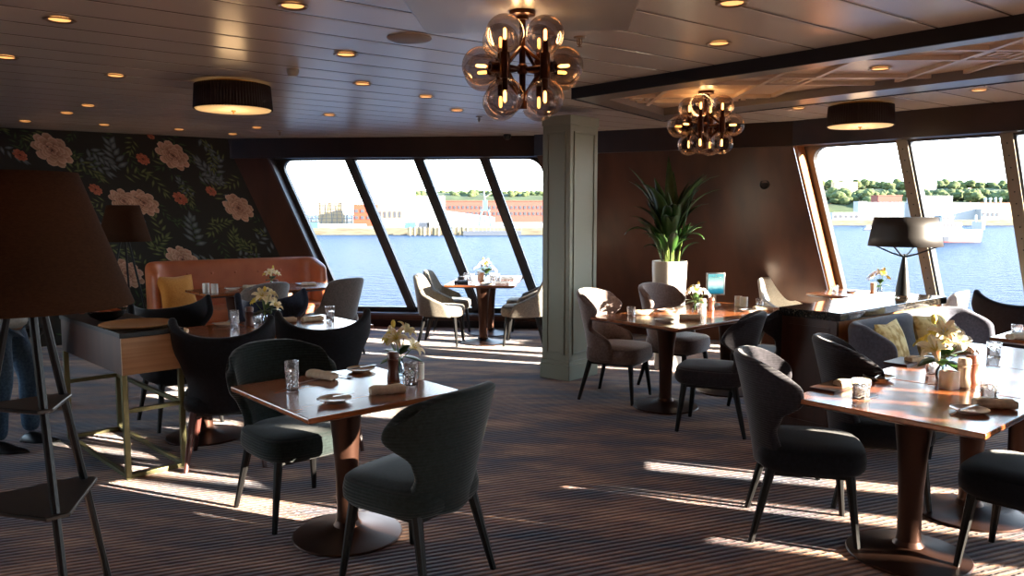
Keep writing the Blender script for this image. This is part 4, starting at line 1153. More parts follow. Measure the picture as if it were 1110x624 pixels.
# right-hand table
glass('rocks', (1.64, 3.62), 'cut-crystal rocks glass at the left corner of the right-hand table')
glass('rocks', (2.28, 4.18), 'cut-crystal rocks glass left of the white candle holder at the right')
glass('rocks', (2.23, 3.60), 'cut-crystal rocks glass by the near edge of the right-hand table, right of the mills')
glass('rocks', (2.90, 4.66), 'cut-crystal rocks glass farthest back on the right-hand row, beyond the lilies')
napkin((1.70, 3.86), .3, 'rolled white napkin behind the leftmost rocks glass on the right-hand table')
napkin((2.16, 3.44), -.25, 'rolled white napkin at the near right edge of the right-hand table')
napkin((2.38, 4.50), .2, 'rolled white napkin in front of the left yellow cushion')
napkin((2.80, 4.85), .2, 'rolled white napkin behind the large lily bunch on the right-hand row')
def board_mb(): return MB().box((0, 0, .006), (.24, .13, .012))
for p_, r_, l_ in (((1.60, 3.84), UA, 'thin dark wooden board under the leftmost napkin of the right-hand table'), ((2.28, 4.5), UA, 'thin dark wooden board in front of the left yellow cushion')):
    solo('board', 'serving_board', board_mb, 'cabdark', p_, TZ, r_, l_, 'board', 'serving boards')
plate((1.92, 4.04), .4, 'dark steel side plate behind the leftmost rocks glass', 'steel')
plate((2.0, 3.36), .1, 'cream side plate at the near corner of the right-hand table', 'porcelain')
cup((2.17, 3.83), 'white marbled candle cube in the middle of the right-hand table', .036, .088, square=True)
mill((2.27, 3.88), 'pale wooden mill next to the white candle cube', 'millpale', .145)
mill((2.34, 3.93), 'brown wooden mill behind the pale mill on the right-hand table', 'millwood', .15)
vase((2.24, 4.02), 'clear vase under the large lily bunch on the right-hand table', .034, .10)
bouquet((2.24, 4.02), .84, 'large bunch of white and yellow lilies on the right-hand table', 8, 1.45, (('petalw', 4), ('petaly', 5), ('petal', 2)), 9)
# middle table
glass('small', (1.0, 6.52), 'crystal glass at the left end of the middle table')
glass('mid', (1.58, 6.50), 'crystal glass before the flowers at the near edge of the middle table')
glass('small', (2.27, 7.14), 'crystal glass right of the white cups on the middle table')
napkin((1.12, 6.64), .2, 'rolled napkin beside the left crystal glass on the middle table')
napkin((1.45, 6.34), -.3, 'rolled white napkin at the near edge of the middle table')
napkin((2.24, 6.94), .1, 'rolled white napkin at the right end of the middle table')
plate((1.36, 6.86), .1, 'cream side plate behind the left napkin on the middle table')
plate((1.22, 6.22), .1, 'cream side plate near the front corner of the middle table')
plate((2.08, 6.86), .1, 'cream side plate in front of the white cups on the middle table')
plate((1.86, 7.22), .1, 'cream side plate below the small screen on the middle table')
cup((2.15, 7.22), 'white cup right of the pair standing by the right glass on the middle table', .034, .09)
cup((2.12, 7.30), 'white cup standing behind its twin on the middle table', .034, .09)
mill((1.68, 6.86), 'small pale mill beside the flowers on the middle table', 'millpale', .115)
mill((1.77, 6.93), 'small brown mill beside the flowers on the middle table', 'millwood', .115)
vase((1.60, 6.80), 'clear bud vase on the middle table', .03, .085)
bouquet((1.60, 6.80), .83, 'bunch of white lilies on the middle table below the small screen', 21, 1.1, (('petalw', 4), ('petaly', 1)), 6)
# small screen on a stand
t = thing('menu_display', 'small upright display screen on a white stand, middle table', 'display', (1.93, 7.42, TZ), .15)
m = MB(); m.lathe([(0, 0), (.05, 0), (.05, .008), (0, .010)], 24); m.build('base', 'porcelain', t)
m = MB(); m.box((0, 0, .055), (.022, .012, .10)); m.build('stand', 'porcelain', t, smooth=False)
m = MB(); m.box((0, -.012, .195), (.185, .012, .215)); m.build('bezel', 'steel', t, smooth=False, bevel=.004)
def screen_mat():
    m = mat('lit_screen', (10, 10, 10), .2); b = m.node_tree.nodes['Principled BSDF']
    tc = N(m, 'ShaderNodeTexCoord'); sp = N(m, 'ShaderNodeSeparateXYZ'); L(m, tc.outputs['Object'], sp.inputs[0])
    mr = N(m, 'ShaderNodeMapRange'); mr.inputs[1].default_value = .10; mr.inputs[2].default_value = .29; L(m, sp.outputs['Z'], mr.inputs[0])
    nz = N(m, 'ShaderNodeTexNoise'); nz.inputs['Scale'].default_value = 30; L(m, tc.outputs['Object'], nz.inputs[0])
    ad = N(m, 'ShaderNodeMath', operation='MULTIPLY_ADD'); ad.inputs[1].default_value = .16; L(m, nz.outputs[0], ad.inputs[0]); L(m, mr.outputs[0], ad.inputs[2])
    r = N(m, 'ShaderNodeValToRGB'); el = r.color_ramp.elements
    el[0].position = .1; el[0].color = s2l((20, 84, 104)); el[1].position = .95; el[1].color = s2l((96, 168, 170))
    for p_, c_ in ((.3, (40, 120, 140)), (.42, (150, 200, 196)), (.6, (208, 226, 206))): x = el.new(p_); x.color = s2l(c_)
    L(m, ad.outputs[0], r.inputs[0]); L(m, r.outputs[0], b.inputs['Emission Color']); b.inputs['Emission Strength'].default_value = .8
    return m
M['screen'] = screen_mat(); M['screenink'] = emit('screen_lettering', (.10, .35, .40), .5)
m = MB(); m.add([(-.078, -.0185, .102), (.078, -.0185, .102), (.078, -.0185, .288), (-.078, -.0185, .288)], [(0, 1, 2, 3)]); sc_ = m.build('screen', 'screen', t, smooth=False)
m = MB()
for k in range(12): m.box((-.048+.0087*k, -.0190, .256), (.0062, .0006, .007))
m.lathe([(0, -.0004), (.008, -.0004), (.008, 0), (0, 0)], 12, (0, -.0187, .272), (0, -1, 0))
for a_ in (-1, 1): m.tube([(0, -.0192, .187), (a_*.012, -.0192, .192), (a_*.022, -.0192, .188)], .0012, 5)
m.build('screen_lettering', 'screenink', sc_, smooth=False)
# left long table
glass('tall', (-2.07, 5.80), 'tall crystal tumbler behind the left black chair')
glass('mid', (-1.47, 6.28), 'crystal tumbler behind the right black chair, against the grey chair')
glass('small', (-2.00, 6.12), 'small crystal glass between the dark mill and the lily vase, left table')
glass('small', (-2.88, 5.92) if False else (-2.62, 5.72), 'crystal glass standing behind the service stand')
plate((-2.22, 6.0), 0, 'cream side plate left of the tall tumbler on the left table')
napkin((-1.80, 6.18), .2, 'rolled cream napkin right of the lily vase on the left table')
napkin((-2.42, 5.58), .2, 'rolled cream napkin at the left end of the left table')
napkin((-1.60, 6.24), .6, 'rolled cream napkin next to the right tumbler on the left table')
mill((-2.02, 5.98), 'dark brown pepper mill beside the lily vase on the left table')
vase((-1.92, 6.06), 'clear bud vase on the left table', .028, .09)
bouquet((-1.92, 6.04), .84, 'cream lilies with green leaves on the left table in front of the orange sofa', 5, 1.25, (('petal', 4), ('petaly', 2)), 6)
# orange sofa table
cup((-3.34, 8.52), 'white cup, left of the pair on the orange sofa table', .036, .10, 'fwhite')
cup((-3.22, 8.45), 'white cup, right of the pair on the orange sofa table', .036, .10, 'fwhite')
plate((-3.15, 8.80), 0, 'cream side plate right of the two white cups')
napkin((-3.00, 8.95), .3, 'rolled cream napkin beyond the two white cups')
napkin((-2.42, 9.30), .3, 'rolled cream napkin at the right end of the orange sofa table')
plate((-2.52, 9.42), 0, 'cream side plate at the right end of the orange sofa table')
vase((-2.84, 9.22), 'small clear vase on the orange sofa table', .024, .075)
mill((-2.78, 9.18), 'small dark mill beside the vase on the orange sofa table', 'millwood', .085)
bouquet((-2.84, 9.22), .81, 'small bunch of cream lilies in front of the orange sofa back', 9, 1.1, (('petal', 3), ('petaly', 1)), 3)
# far window table
for x_, y_, l_ in ((-.58, 9.92, 'crystal glass left of the white cup on the far window table'), (-.50, 9.84, 'crystal glass just left of the small mill on the far window table'), (-.25, 9.92, 'crystal glass right of the flowers on the far window table'), (-.18, 9.86, 'crystal glass farthest right on the far window table')):
    glass('tumbler', (x_, y_), l_)
cup((-.42, 10.3), 'white cup behind the flowers on the far window table', .036, .10, 'fwhite')
mill((-.38, 9.86), 'small pinkish brown mill on the far window table', 'millpale', .12)
vase((-.33, 9.98), 'small vase on the far window table', .024, .085)
bouquet((-.33, 9.98), .82, 'leafy bunch with white flowers on the far window table', 13, 1.35, (('petalw', 4),), 14)
for x_, y_, l_ in ((-.62, 9.52, 'dark folded napkin at the near left corner of the far window table'), (-.12, 9.50, 'dark folded napkin at the near right corner of the far window table'), (-.62, 10.2, 'dark folded napkin at the rear left of the far window table'), (-.06, 10.1, 'dark folded napkin at the rear right of the far window table')):
    napkin((x_, y_), 0, l_, 'linengrey', 'dark napkins')
plate((-.30, 9.48), 0, 'white side plate on the near edge of the far window table', knife=False)
# window table at the right
glass('small', (3.50, 8.46), 'crystal glass at the left of the small window table')
plate((3.70, 8.50), .2, 'cream side plate on the small window table')
mill((3.86, 8.34), 'pale mill beside the black lamp on the small window table', 'millpale', .125)
vase((3.96, 8.40), 'small dark-looking vase on the small window table', .026, .09)
bouquet((3.96, 8.40), .83, 'small bunch of yellow-white lilies left of the black lamp', 17, 1.2, (('petaly', 2), ('petalw', 2)), 3)
glass('small', (3.55, 5.46), 'crystal glass at the extreme right edge on the cut-off table')
napkin((3.50, 5.36), .3, 'rolled white napkin at the right edge on the cut-off table')

# ------------------------------------------------------------------ chandeliers
def make_chandelier():
    t = thing('globe_chandelier', 'chandelier', 'chandelier')
    m = MB(); m.lathe([(0, 0), (.062, 0), (.062, -.018), (.03, -.024), (.03, -.04), (0, -.04)][::-1], 32); m.build('canopy', 'chbronze', t)
    m = MB(); m.tube([(0, 0, -.03), (0, 0, -.43)], .016, 14); m.lathe([(0, -.46), (.024, -.46), (.024, -.42), (0, -.42)], 16); m.build('stem', 'chbronze', t)
    m = MB(); m.ball((0, 0, -.27), .03, 16, 10); hubb = m.build('hub', 'chbronze', t)
    spots = []
    for k in range(4):
        a = PI/4+PI/2*k+.12; cx, cy = .135*math.cos(a), .135*math.sin(a)
        arm = MB(); arm.tube([(0, 0, -.16), (cx, cy, -.27)], .009, 8); arm.tube([(0, 0, -.41), (cx, cy, -.27)], .009, 8); arm.tube([(0, 0, -.27), (cx, cy, -.27)], .010, 8)
        arm.lathe([(0, -.33), (.024, -.33), (.024, -.21), (0, -.21)], 16, (cx, cy, 0))
        am = arm.build('arm', 'chbronze', t)
        spots.append(((cx, cy, -.125), (0, 0, 1))); spots.append(((cx, cy, -.415), (0, 0, -1)))
    for a in (.42, PI-.42, PI+.42, -.42):
        d = (math.cos(a), math.sin(a), 0); arm = MB(); arm.tube([(0, 0, -.27), (.16*d[0], .16*d[1], -.27)], .011, 8)
        arm.lathe([(0, 0), (.026, 0), (.026, .05), (0, .05)], 16, (.12*d[0], .12*d[1], -.27), d)
        arm.build('arm', 'chbronze', t); spots.append(((.215*d[0], .215*d[1], -.27), d))
    for c_, d in spots:
        m = MB(); m.ball(c_, .090, 28, 18); gl = m.build('globe', 'smoke', t)
        d = Vector(d); p = Vector(c_)
        m = MB(); m.tube([p-d*.085, p-d*.03], [.016, .014], 12); m.build('socket', 'chbronze', gl)
        m = MB(); m.tube([p-d*.03, p-d*.02, p+d*.018, p+d*.026], [.003, .008, .008, .003], 10); m.build('bulb', 'filament', gl)
    l_ = bpy.data.lights.new('bulb_glow', 'POINT'); l_.energy = 1.6; l_.color = (1, .58, .25); l_.shadow_soft_size = .05
    lo_ = bpy.data.objects.new('bulb_glow', l_); C.objects.link(lo_); lo_.parent = t; lo_.location = (0, 0, -.08)
    return t
place('chandelier', make_chandelier, (.05, 3.86, 2.575), 0, 'large smoked glass globe chandelier hanging from the smooth ceiling panel, nearest', 'globe chandeliers')
place('chandelier', make_chandelier, (1.56, 6.42, 2.585), .14, 'smoked glass globe chandelier hanging in the ceiling coffer beside the pillar', 'globe chandeliers')

# ------------------------------------------------------------------ drum ceiling lamps
def make_drum():
    t = thing('drum_ceiling_lamp', 'drum', 'lamp')
    m = MB(); seg = 240
    m.grid(lambda a, v: ((.285+.010*v*0-.012*v+.0035*math.sin(2*PI*a*80))*math.cos(2*PI*a), (.285-.012*v+.0035*math.sin(2*PI*a*80))*math.sin(2*PI*a), -.20+.18*v), 320, 2, closeu=True)
    m.build('pleated_shade', 'pleat', t, solid=.004)
    m = MB(); m.lathe([(0, -.205), (.27, -.205), (.279, -.195), (0, -.195)], 48); df = m.build('diffuser', 'drumglow', t)
    m = MB(); m.lathe([(0, -.232), (.006, -.228), (.006, -.216), (.018, -.212), (.018, -.204), (0, -.204)], 16); m.build('finial', 'brass', t)
    m = MB(); m.lathe([(0, -.03), (.20, -.03), (.20, 0), (0, 0)], 32); m.build('ceiling_plate', 'brass', t)
    l_ = bpy.data.lights.new('drum_glow', 'POINT'); l_.energy = 1.2; l_.color = (1, .62, .3); l_.shadow_soft_size = .1
    lo_ = bpy.data.objects.new('drum_glow', l_); C.objects.link(lo_); lo_.parent = t; lo_.location = (0, 0, -.32)
    return t
place('drum', make_drum, (-2.13, 6.10, CZ), 0, 'round pleated dark drum ceiling lamp on the left, above the black chairs', 'drum ceiling lamps')
place('drum', make_drum, (3.17, 7.25, CZ), 0, 'round pleated dark drum ceiling lamp over the right-hand windows', 'drum ceiling lamps')

# ------------------------------------------------------------------ recessed lights and small ceiling fittings
def make_down():
    t = thing('downlight', 'd', 'downlight')
    m = MB(); m.grid(lambda a, v: ((.05+.028*v)*math.cos(2*PI*a), (.05+.028*v)*math.sin(2*PI*a), -.001-.012*math.sin(PI*v*.8)), 28, 4, closeu=True); m.build('ring', 'ring', t)
    m = MB(); m.lathe([(0, -.006), (.051, -.006), (.051, 0), (0, 0)], 24); m.build('lens', 'down', t)
    return t
DL = [((-2.3, 4.1), 'lit downlight at the top left, largest of the left ones'), ((-3.2, 5.07), 'lit downlight cut by the left edge'),
      ((-1.04, 3.83), 'lit downlight at the top left of centre, nearest the camera'), ((-2.84, 5.74), 'lit downlight left of the left drum lamp'),
      ((-3.9, 7.34), 'faint downlight beyond the left drum lamp, upper of two above the wallpaper'), ((-4.4, 7.88), 'downlight above the small tripod lamp'),
      ((-5.25, 8.59), 'downlight above the leftmost peony of the wallpaper'), ((-4.58, 8.94), 'downlight over the middle of the wallpaper'),
      ((-3.95, 9.44), 'downlight over the right half of the wallpaper'), ((-3.51, 9.99), 'downlight in the corner where wallpaper meets dark wood'),
      ((-1.03, 4.98), 'lit downlight behind the smoke detector'), ((-1.14, 6.1), 'lit downlight between the drum lamp and the big chandelier'),
      ((-.73, 6.77), 'small downlight left of the big chandelier'), ((-.53, 7.67), 'small downlight before the far window header'),
      ((-1.84, 8.03), 'downlight right of the left drum lamp'), ((-2.96, 9.23), 'downlight below the left drum lamp, by the window corner'),
      ((1.03, 3.78), 'downlight at the top edge right of the big chandelier'), ((1.2, 4.66), 'lit downlight just before the coffer edge'),
      ((2.70, 7.52), 'downlight left of the right drum lamp'), ((3.75, 6.42), 'downlight above the right-hand mullions')]
for xy, l_ in DL: place('down', make_down, (xy[0], xy[1], CZ), 0, l_, 'recessed downlights')
place('down', make_down, (2.48, 5.40, CZ-.012), 0, 'lit downlight inside the ceiling coffer', 'recessed downlights')
m = MB(); m.lathe([(0, -.012), (.11, -.012), (.125, -.006), (.125, 0), (0, 0)], 40)
tag(m.build('ceiling_speaker', 'speaker', loc=(-.58, 4.54, CZ)), 'flat round grey ceiling speaker left of the big chandelier', 'speaker')
m = MB(); m.lathe([(0, -.05), (.025, -.048), (.038, -.03), (.042, -.012), (.042, 0), (0, 0)], 24)
tag(m.build('smoke_detector', 'detector', loc=(-1.51, 5.52, CZ)), 'cream smoke detector right of the left drum lamp', 'smoke detector')
def spr_mb():
    m = MB(); m.lathe([(0, -.008), (.032, -.008), (.036, 0), (0, 0)], 20); m.tube([(0, 0, 0), (0, 0, -.05)], .006, 8)
    for a in (-1, 1): m.tube([(a*.012, 0, -.012), (a*.013, 0, -.035), (0, 0, -.052)], .0025, 6)
    m.lathe([(0, -.057), (.016, -.057), (.016, -.054), (0, -.054)], 12); return m
for xy, l_ in (((.38, 4.52), 'steel sprinkler head right of the big chandelier'), ((-.34, 8.2), 'steel sprinkler head left below the big chandelier'), ((-2.8, 9.6), 'steel sprinkler head near the window corner')):
    solo('sprinkler', 'sprinkler_head', spr_mb, 'ring', xy, CZ, 0, l_, 'sprinkler', 'sprinkler heads')
m = MB(); m.ball((0, 0, -.02), .05, 20, 12); tag(m.build('dome_camera', 'blackmetal', loc=(-.06, 10.05, CZ)), 'small dark dome camera before the far window header', 'camera')
# round vent in the wood wall
o_ = MB(); pv = wpt(2.72, .42, -.004)
nrm = (wpt(0, 0, 1)-wpt(0, 0, 0)).normalized()
o_.lathe([(0, 0), (.055, 0), (.055, .012), (.045, .014), (.04, .004), (0, .004)], 28, pv, tuple(-nrm))
tag(o_.build('wall_vent', 'base'), 'small dark round fitting on the wood wall right of the plant', 'vent')

# ------------------------------------------------------------------ outside
SEA = -9.0
def at(px, py, Y):
    a = (px-555)/FOC; bb = (312-py)/FOC; c_, s_ = math.cos(PITCH), math.sin(PITCH)
    r = Vector((a, c_+bb*s_, -s_+bb*c_)); k = Y/r.y; return Vector((0, 0, EYE))+r*k
m = MB(); m.add([(-3000, -2500, SEA), (3500, -2500, SEA), (3500, 3500, SEA), (-3000, 3500, SEA)], [(0, 1, 2, 3)])
struct(m.build('sea', 'sea', smooth=False))
M['quay'] = mat('quay_concrete', (120, 110, 92), .9); noisy(M['quay'], (74, 66, 50), (104, 98, 82), (.15, .15, 1.2), 5)
M['land'] = mat('grassy_land', (120, 132, 84), 1); M['hill'] = mat('wooded_hill', (96, 122, 62), 1); noisy(M['hill'], (34, 46, 22), (60, 72, 38), (.06, .06, .06), 6)
M['crown'] = mat('tree_foliage', (92, 122, 56), 1); noisy(M['crown'], (42, 52, 26), (78, 90, 48), (.25, .25, .25), 6)
M['trunk'] = mat('tree_trunk', (90, 74, 58), 1)
M['brick'] = mat('red_brick', (112, 62, 52), .9); M['orange'] = mat('orange_cladding', (136, 54, 30), .8)
M['bwhite'] = mat('white_cladding', (134, 136, 136), .7); M['bgrey'] = mat('grey_cladding', (128, 132, 134), .7); M['bpane'] = mat('dark_pane', (58, 58, 62), .3)
M['roofred'] = mat('red_roof', (126, 66, 52), .8); M['bcream'] = mat('cream_wall', (160, 138, 106), .8); M['steelgrey'] = mat('scaffold_grey', (100, 98, 94), .7)
M['craneblue'] = mat('crane_blue', (66, 104, 124), .6); M['pile'] = mat('timber_pile', (116, 104, 80), .9); M['navyhull'] = mat('dark_hull', (60, 66, 76), .6); M['redline'] = mat('red_boot_stripe', (120, 34, 26), .6)
def quay(name, px0, px1, ywater, Y, h, depth, mt='quay'):
    a, c_ = at(px0, ywater, Y), at(px1, ywater, Y)
    m = MB(); m.box(((a.x+c_.x)/2, Y+depth/2, SEA+h/2-1), (abs(c_.x-a.x), depth, h+2)); return struct(m.build(name, mt, smooth=False))
quay('ground_left_quay', 150, 700, 254, 370, 3.2, 700)
quay('ground_right_quay', 800, 1500, 244, 640, 4.5, 900)
def ridge(name, px0, px1, Y, base, tops, depth=160):
    """wooded hill with a rounded back, tops = pixel heights along it"""
    m = MB(); n = 60; rnd = random.Random(len(tops))
    def fn(a, v):
        px = px0+(px1-px0)*a; i = a*(len(tops)-1); k = min(int(i), len(tops)-2); ty = tops[k]+(tops[k+1]-tops[k])*(i-k)
        z1 = at(px, ty, Y).z; p = at(px, 230, Y+depth*v)
        return (p.x, p.y, base+(z1-base)*math.sin(PI*min(.98, .02+v*.96))**.7+rnd.uniform(-.6, .6))
    m.grid(fn, n, 8); return struct(m.build(name, 'hill'))
ridge('hill_left', 420, 700, 900, SEA+2, [208, 207, 208, 207, 208, 207])
ridge('hill_right', 840, 1500, 900, SEA+2, [204, 202, 200, 203, 202, 203, 204, 203], 200)
ridge('hill_right_front', 850, 1500, 735, SEA+2, [217, 216, 217, 215, 216, 217, 216, 217], 110)
def make_tree(seed):
    def f():
        rnd = random.Random(seed); t = thing('tree', 't', 'tree')
        m = MB()
        for k in range(9):
            a = rnd.uniform(0, 2*PI); r = rnd.uniform(0, 3.4); m.ball((r*math.cos(a), r*math.sin(a)*.6, rnd.uniform(4.5, 9)), rnd.uniform(2.0, 3.4), 12, 8, (1, 1, .85))
        o = m.build('crown', 'crown', t)
        tx = bpy.data.textures.new('crown_noise%d' % seed, 'CLOUDS'); tx.noise_scale = 1.1
        q = o.modifiers.new('sub', 'SUBSURF'); q.levels = 1; q.render_levels = 1
        q = o.modifiers.new('lumps', 'DISPLACE'); q.texture = tx; q.strength = 1.6
        m = MB(); m.tube([(0, 0, 0), (0, 0, 5.5)], [.45, .25], 7); m.build('trunk', 'trunk', t)
        return t
    return f
rnd = random.Random(2)
def tree_label(px, Y, left):
    if left: return 'green tree above the brick factory, ' + ('left of the crane' if px < 520 else 'right of the crane') + ', far shore'
    row = 'in the rear row on the hilltop' if Y > 900 else 'in the front row above the white sheds'
    part = 'left of the first right-hand mullion' if px < 972 else 'between the two right-hand mullions' if px < 1088 else 'beyond the second right-hand mullion'
    return 'green tree ' + row + ', ' + part
for (x0, x1, n, Y, yb, hs) in ((438, 590, 44, 980, (205, 208), (.9, 1.25)), (872, 1120, 52, 990, (193, 198), (1.0, 1.4)), (872, 1120, 48, 790, (203, 208), (1.2, 1.6)), (880, 950, 8, 785, (209, 212), (1.1, 1.5))):
    for k in range(n):
        px = x0+(x1-x0)*(k+rnd.uniform(-.3, .3))/n; Yk = Y+rnd.uniform(-30, 30); hsc = rnd.uniform(*hs)
        yt = rnd.uniform(*yb); top = at(px, yt, Yk)
        tr = place('tree%d' % (k % 3), make_tree(40+k % 3), (top.x, top.y, top.z-11*hsc), rnd.uniform(0, 6),
                   tree_label(px, Y, x1 < 700), 'trees on the left far shore' if x1 < 700 else 'trees on the right far shore')
        tr.scale = (hsc*1.25, hsc*1.25, hsc)
def building(label, px0, px1, ytop, Y, depth, mt, base=SEA+3, rows=0, cols=0, roof=None, pane='bpane', name='building', group=None, gable=0, ww=.55, wh=.5, cat='building', yr0=.25, yr1=.85):
    a, c_ = at(px0, ytop, Y), at(px1, ytop, Y); h = a.z-base; w_ = c_.x-a.x
    t = thing(name, label, cat, ((a.x+c_.x)/2, Y, base), 0, group)
    m = MB()
    if gable: m.add([(-w_/2, 0, 0), (w_/2, 0, 0), (w_/2, 0, h*(1-gable)), (-w_/2, 0, h), (-w_/2, depth, 0), (w_/2, depth, 0), (w_/2, depth, h*(1-gable)), (-w_/2, depth, h)],
                    [(0, 1, 2, 3), (7, 6, 5, 4), (0, 4, 5, 1), (1, 5, 6, 2), (2, 6, 7, 3), (3, 7, 4, 0)])
    else: m.box((0, depth/2, h/2), (w_, depth, h))
    m.build('wall', mt, t, smooth=False)
    if roof: m = MB(); m.box((0, depth/2, h+.3), (w_+1, depth+1, .6)); m.build('roof', roof, t, smooth=False)
    first = None
    for r in range(rows):
        for k in range(cols):
            cw = w_/cols; z = h*(yr0+(yr1-yr0)*(r+.5)/rows)
            if first is None:
                m = MB(); m.box((0, -.12, 0), (cw*ww, .3, h*(yr1-yr0)/rows*wh)); o = m.build('window', pane, t, smooth=False); first = o
            else: o = first.copy(); C.objects.link(o); o.parent = t
            o.location = (-w_/2+cw*(k+.5), 0, z)
    return t
building('long red-brick factory with rows of windows behind the blue crane', 476, 600, 218, 620, 40, 'brick', rows=2, cols=26, roof='roofred')
building('orange block with grey windows seen through the leftmost panes', 383, 409, 221.5, 430, 18, 'orange', rows=2, cols=4)
building('pale cream block right of the orange one', 409, 436, 222, 432, 20, 'bcream', rows=1, cols=5)
building('big white hall with a sloping roof in front of the brick factory', 432, 535, 222, 470, 30, 'bwhite', rows=1, cols=9, gable=.62, pane='bgrey', yr0=.1, yr1=.35)
building('tall plain white block left of the wooded hill', 412, 446, 206, 520, 20, 'bwhite')
building('white flat-roofed block in front of the left wooded hill', 442, 480, 212, 560, 20, 'bwhite', rows=1, cols=4, pane='bgrey')
building('low white shed along the left quay', 330, 392, 243, 380, 12, 'bwhite', rows=1, cols=8, pane='bgrey')
building('low white shed right of the timber piles', 545, 600, 242, 385, 12, 'bwhite', rows=1, cols=6, pane='bgrey')
# scaffolded shipyard frame
a, c_ = at(325, 213.5, 450), at(376, 213.5, 450); z1 = a.z; w_ = c_.x-a.x
t = thing('scaffold_structure', 'pale scaffolded shipyard frame with a flat roof, far left through the window', 'structure', (a.x, 450, SEA+3))
H_ = z1-SEA-3; m = MB()
for k in range(10): m.box((w_*k/9, 0, H_/2), (.35, .35, H_)); m.box((w_*k/9, 12, H_/2), (.35, .35, H_))
m.build('uprights', 'steelgrey', t, smooth=False); m = MB()
for k in range(8): m.box((w_/2, 0, H_*k/8), (w_, .3, .3)); m.box((w_/2, 12, H_*k/8), (w_, .3, .3))
for k in range(0, 9, 2): m.tube([(w_*k/9, -.2, 0), (w_*(k+1)/9, -.2, H_)], .15, 5)
m.build('rails', 'steelgrey', t, smooth=False)
m = MB(); m.box((w_/2, 6, H_), (w_+2, 14, 1.0)); m.build('roof', 'bgrey', t, smooth=False)
m = MB(); m.box((w_*.62, 6, H_*.45), (w_*.5, 9, H_*.75)); m.build('inner_block', 'bcream', t, smooth=False)
# blue portal crane
p = at(526, 244, 430)
t = thing('harbour_crane', 'light blue portal crane before the brick factory', 'crane', (p.x, 430, SEA+3.0))
H_ = at(526, 203, 430).z-SEA-3
m = MB()
for sx_ in (-3, 3):
    for sy_ in (-2, 2): m.tube([(sx_*1.05, sy_, 0), (sx_*.75, sy_, H_*.32), (sx_*.45, sy_, H_*.42)], .45, 6)
m.box((0, 0, H_*.42), (5, 5, .8)); m.build('portal', 'craneblue', t, smooth=False)
m = MB(); m.box((0, 0, H_*.55), (2.6, 3, H_*.24)); m.build('machine_house', 'craneblue', t, smooth=False)
m = MB(); m.tube([(0, 0, H_*.6), (-1.0, 0, H_)], [.8, .25], 6); m.tube([(0, 0, H_*.75), (3.5, 0, H_*.86)], .3, 5); m.build('jib', 'steelgrey', t)
# timber piles, containers, floating dock
G = 'timber piles along the left quay'
for k in range(14):
    p = at(444+k*5.2, 250, 362); m = None
    def mkp(): return MB().tube([(0, 0, -2), (0, 0, 3.8)], .75, 8)
    solo('pile', 'timber_pile', mkp, 'pile', (p.x, 362+(k % 3)), SEA, 0, 'pale timber pile standing in the water before the white hall', 'pile', G)
for k, (px, l_, mt_) in enumerate(((446, 'small blue container on the left quay', 'craneblue'), (461, 'grey container on the left quay', 'navyhull'), (470, 'white container on the left quay', 'bwhite'), (342, 'pale blue container at the far left of the quay', 'craneblue'))):
    p = at(px, 246, 378); m = MB(); m.box((0, 0, 1.3), (5, 2.5, 2.6))
    for q in range(10): m.box((-2.3+.5*q, -1.27, 1.3), (.12, .08, 2.4))
    tag(m.build('container', mt_, loc=(p.x, 374, SEA+3.2), smooth=False), l_, 'container')
p0, p1 = at(503, 250, 366), at(565, 250, 366)
t = thing('floating_dock', 'low dark floating pontoon with railings in front of the blue crane', 'pontoon', ((p0.x+p1.x)/2, 362, SEA))
m = MB(); m.box((0, 0, 1.0), (p1.x-p0.x, 5, 2.2)); m.build('hull', 'navyhull', t, smooth=False)
m = MB(); wq = p1.x-p0.x
for k in range(16): m.box((-wq/2+wq*k/15, -2.4, 2.9), (.15, .15, 1.8))
m.box((0, -2.4, 3.8), (wq, .15, .15)); m.build('railing', 'bcream', t, smooth=False)
# right shore
building('white warehouse with a lower wing, left of the first right-hand mullion', 938, 982, 219, 660, 22, 'bwhite', rows=1, cols=5, pane='bgrey')
building('white silo-like block at the left of the right shore', 931, 940, 218, 655, 10, 'bwhite')
building('tall grey-white shed right of the first right-hand mullion', 1000, 1033, 212, 655, 26, 'bwhite', rows=1, cols=2, pane='bgrey', yr0=.1, yr1=.6)
building('plain white shed behind the ferry', 1033, 1062, 219.5, 660, 24, 'bwhite')
building('low cream works with a pinkish roof beyond the ferry', 1060, 1125, 220, 668, 26, 'bcream', roof='roofred')
building('grey low shed in front of the cream works', 1064, 1084, 226, 652, 14, 'bgrey', rows=1, cols=4)
building('red-roofed brick house among the trees on the right shore', 952, 978, 212, 700, 14, 'brick', rows=2, cols=6, roof='roofred')
building('low white boat shed at the left end of the right shore', 903, 932, 230, 650, 12, 'bwhite', rows=1, cols=5)
building('white annex behind the black lamp shade', 975, 1003, 220, 664, 20, 'bwhite')
building('distant pale house on the wooded ridge at the left', 905, 930, 197, 880, 10, 'bcream', rows=1, cols=6)
building('dark roofed house on the ridge above the grey shed', 994, 1016, 194.5, 880, 10, 'navyhull')
G = 'white roof vents'
for k in range(4):
    p = at(1071+k*5.5, 219, 664)
    solo('vent', 'roof_vent', lambda: MB().lathe([(0, 0), (.8, 0), (.9, 3), (1.4, 3.4), (.7, 4.6), (0, 4.8)], 10), 'bwhite', (p.x, 668), at(1071, 220, 668).z, 0, 'white mushroom vent on the roof of the cream works', 'vent', G)
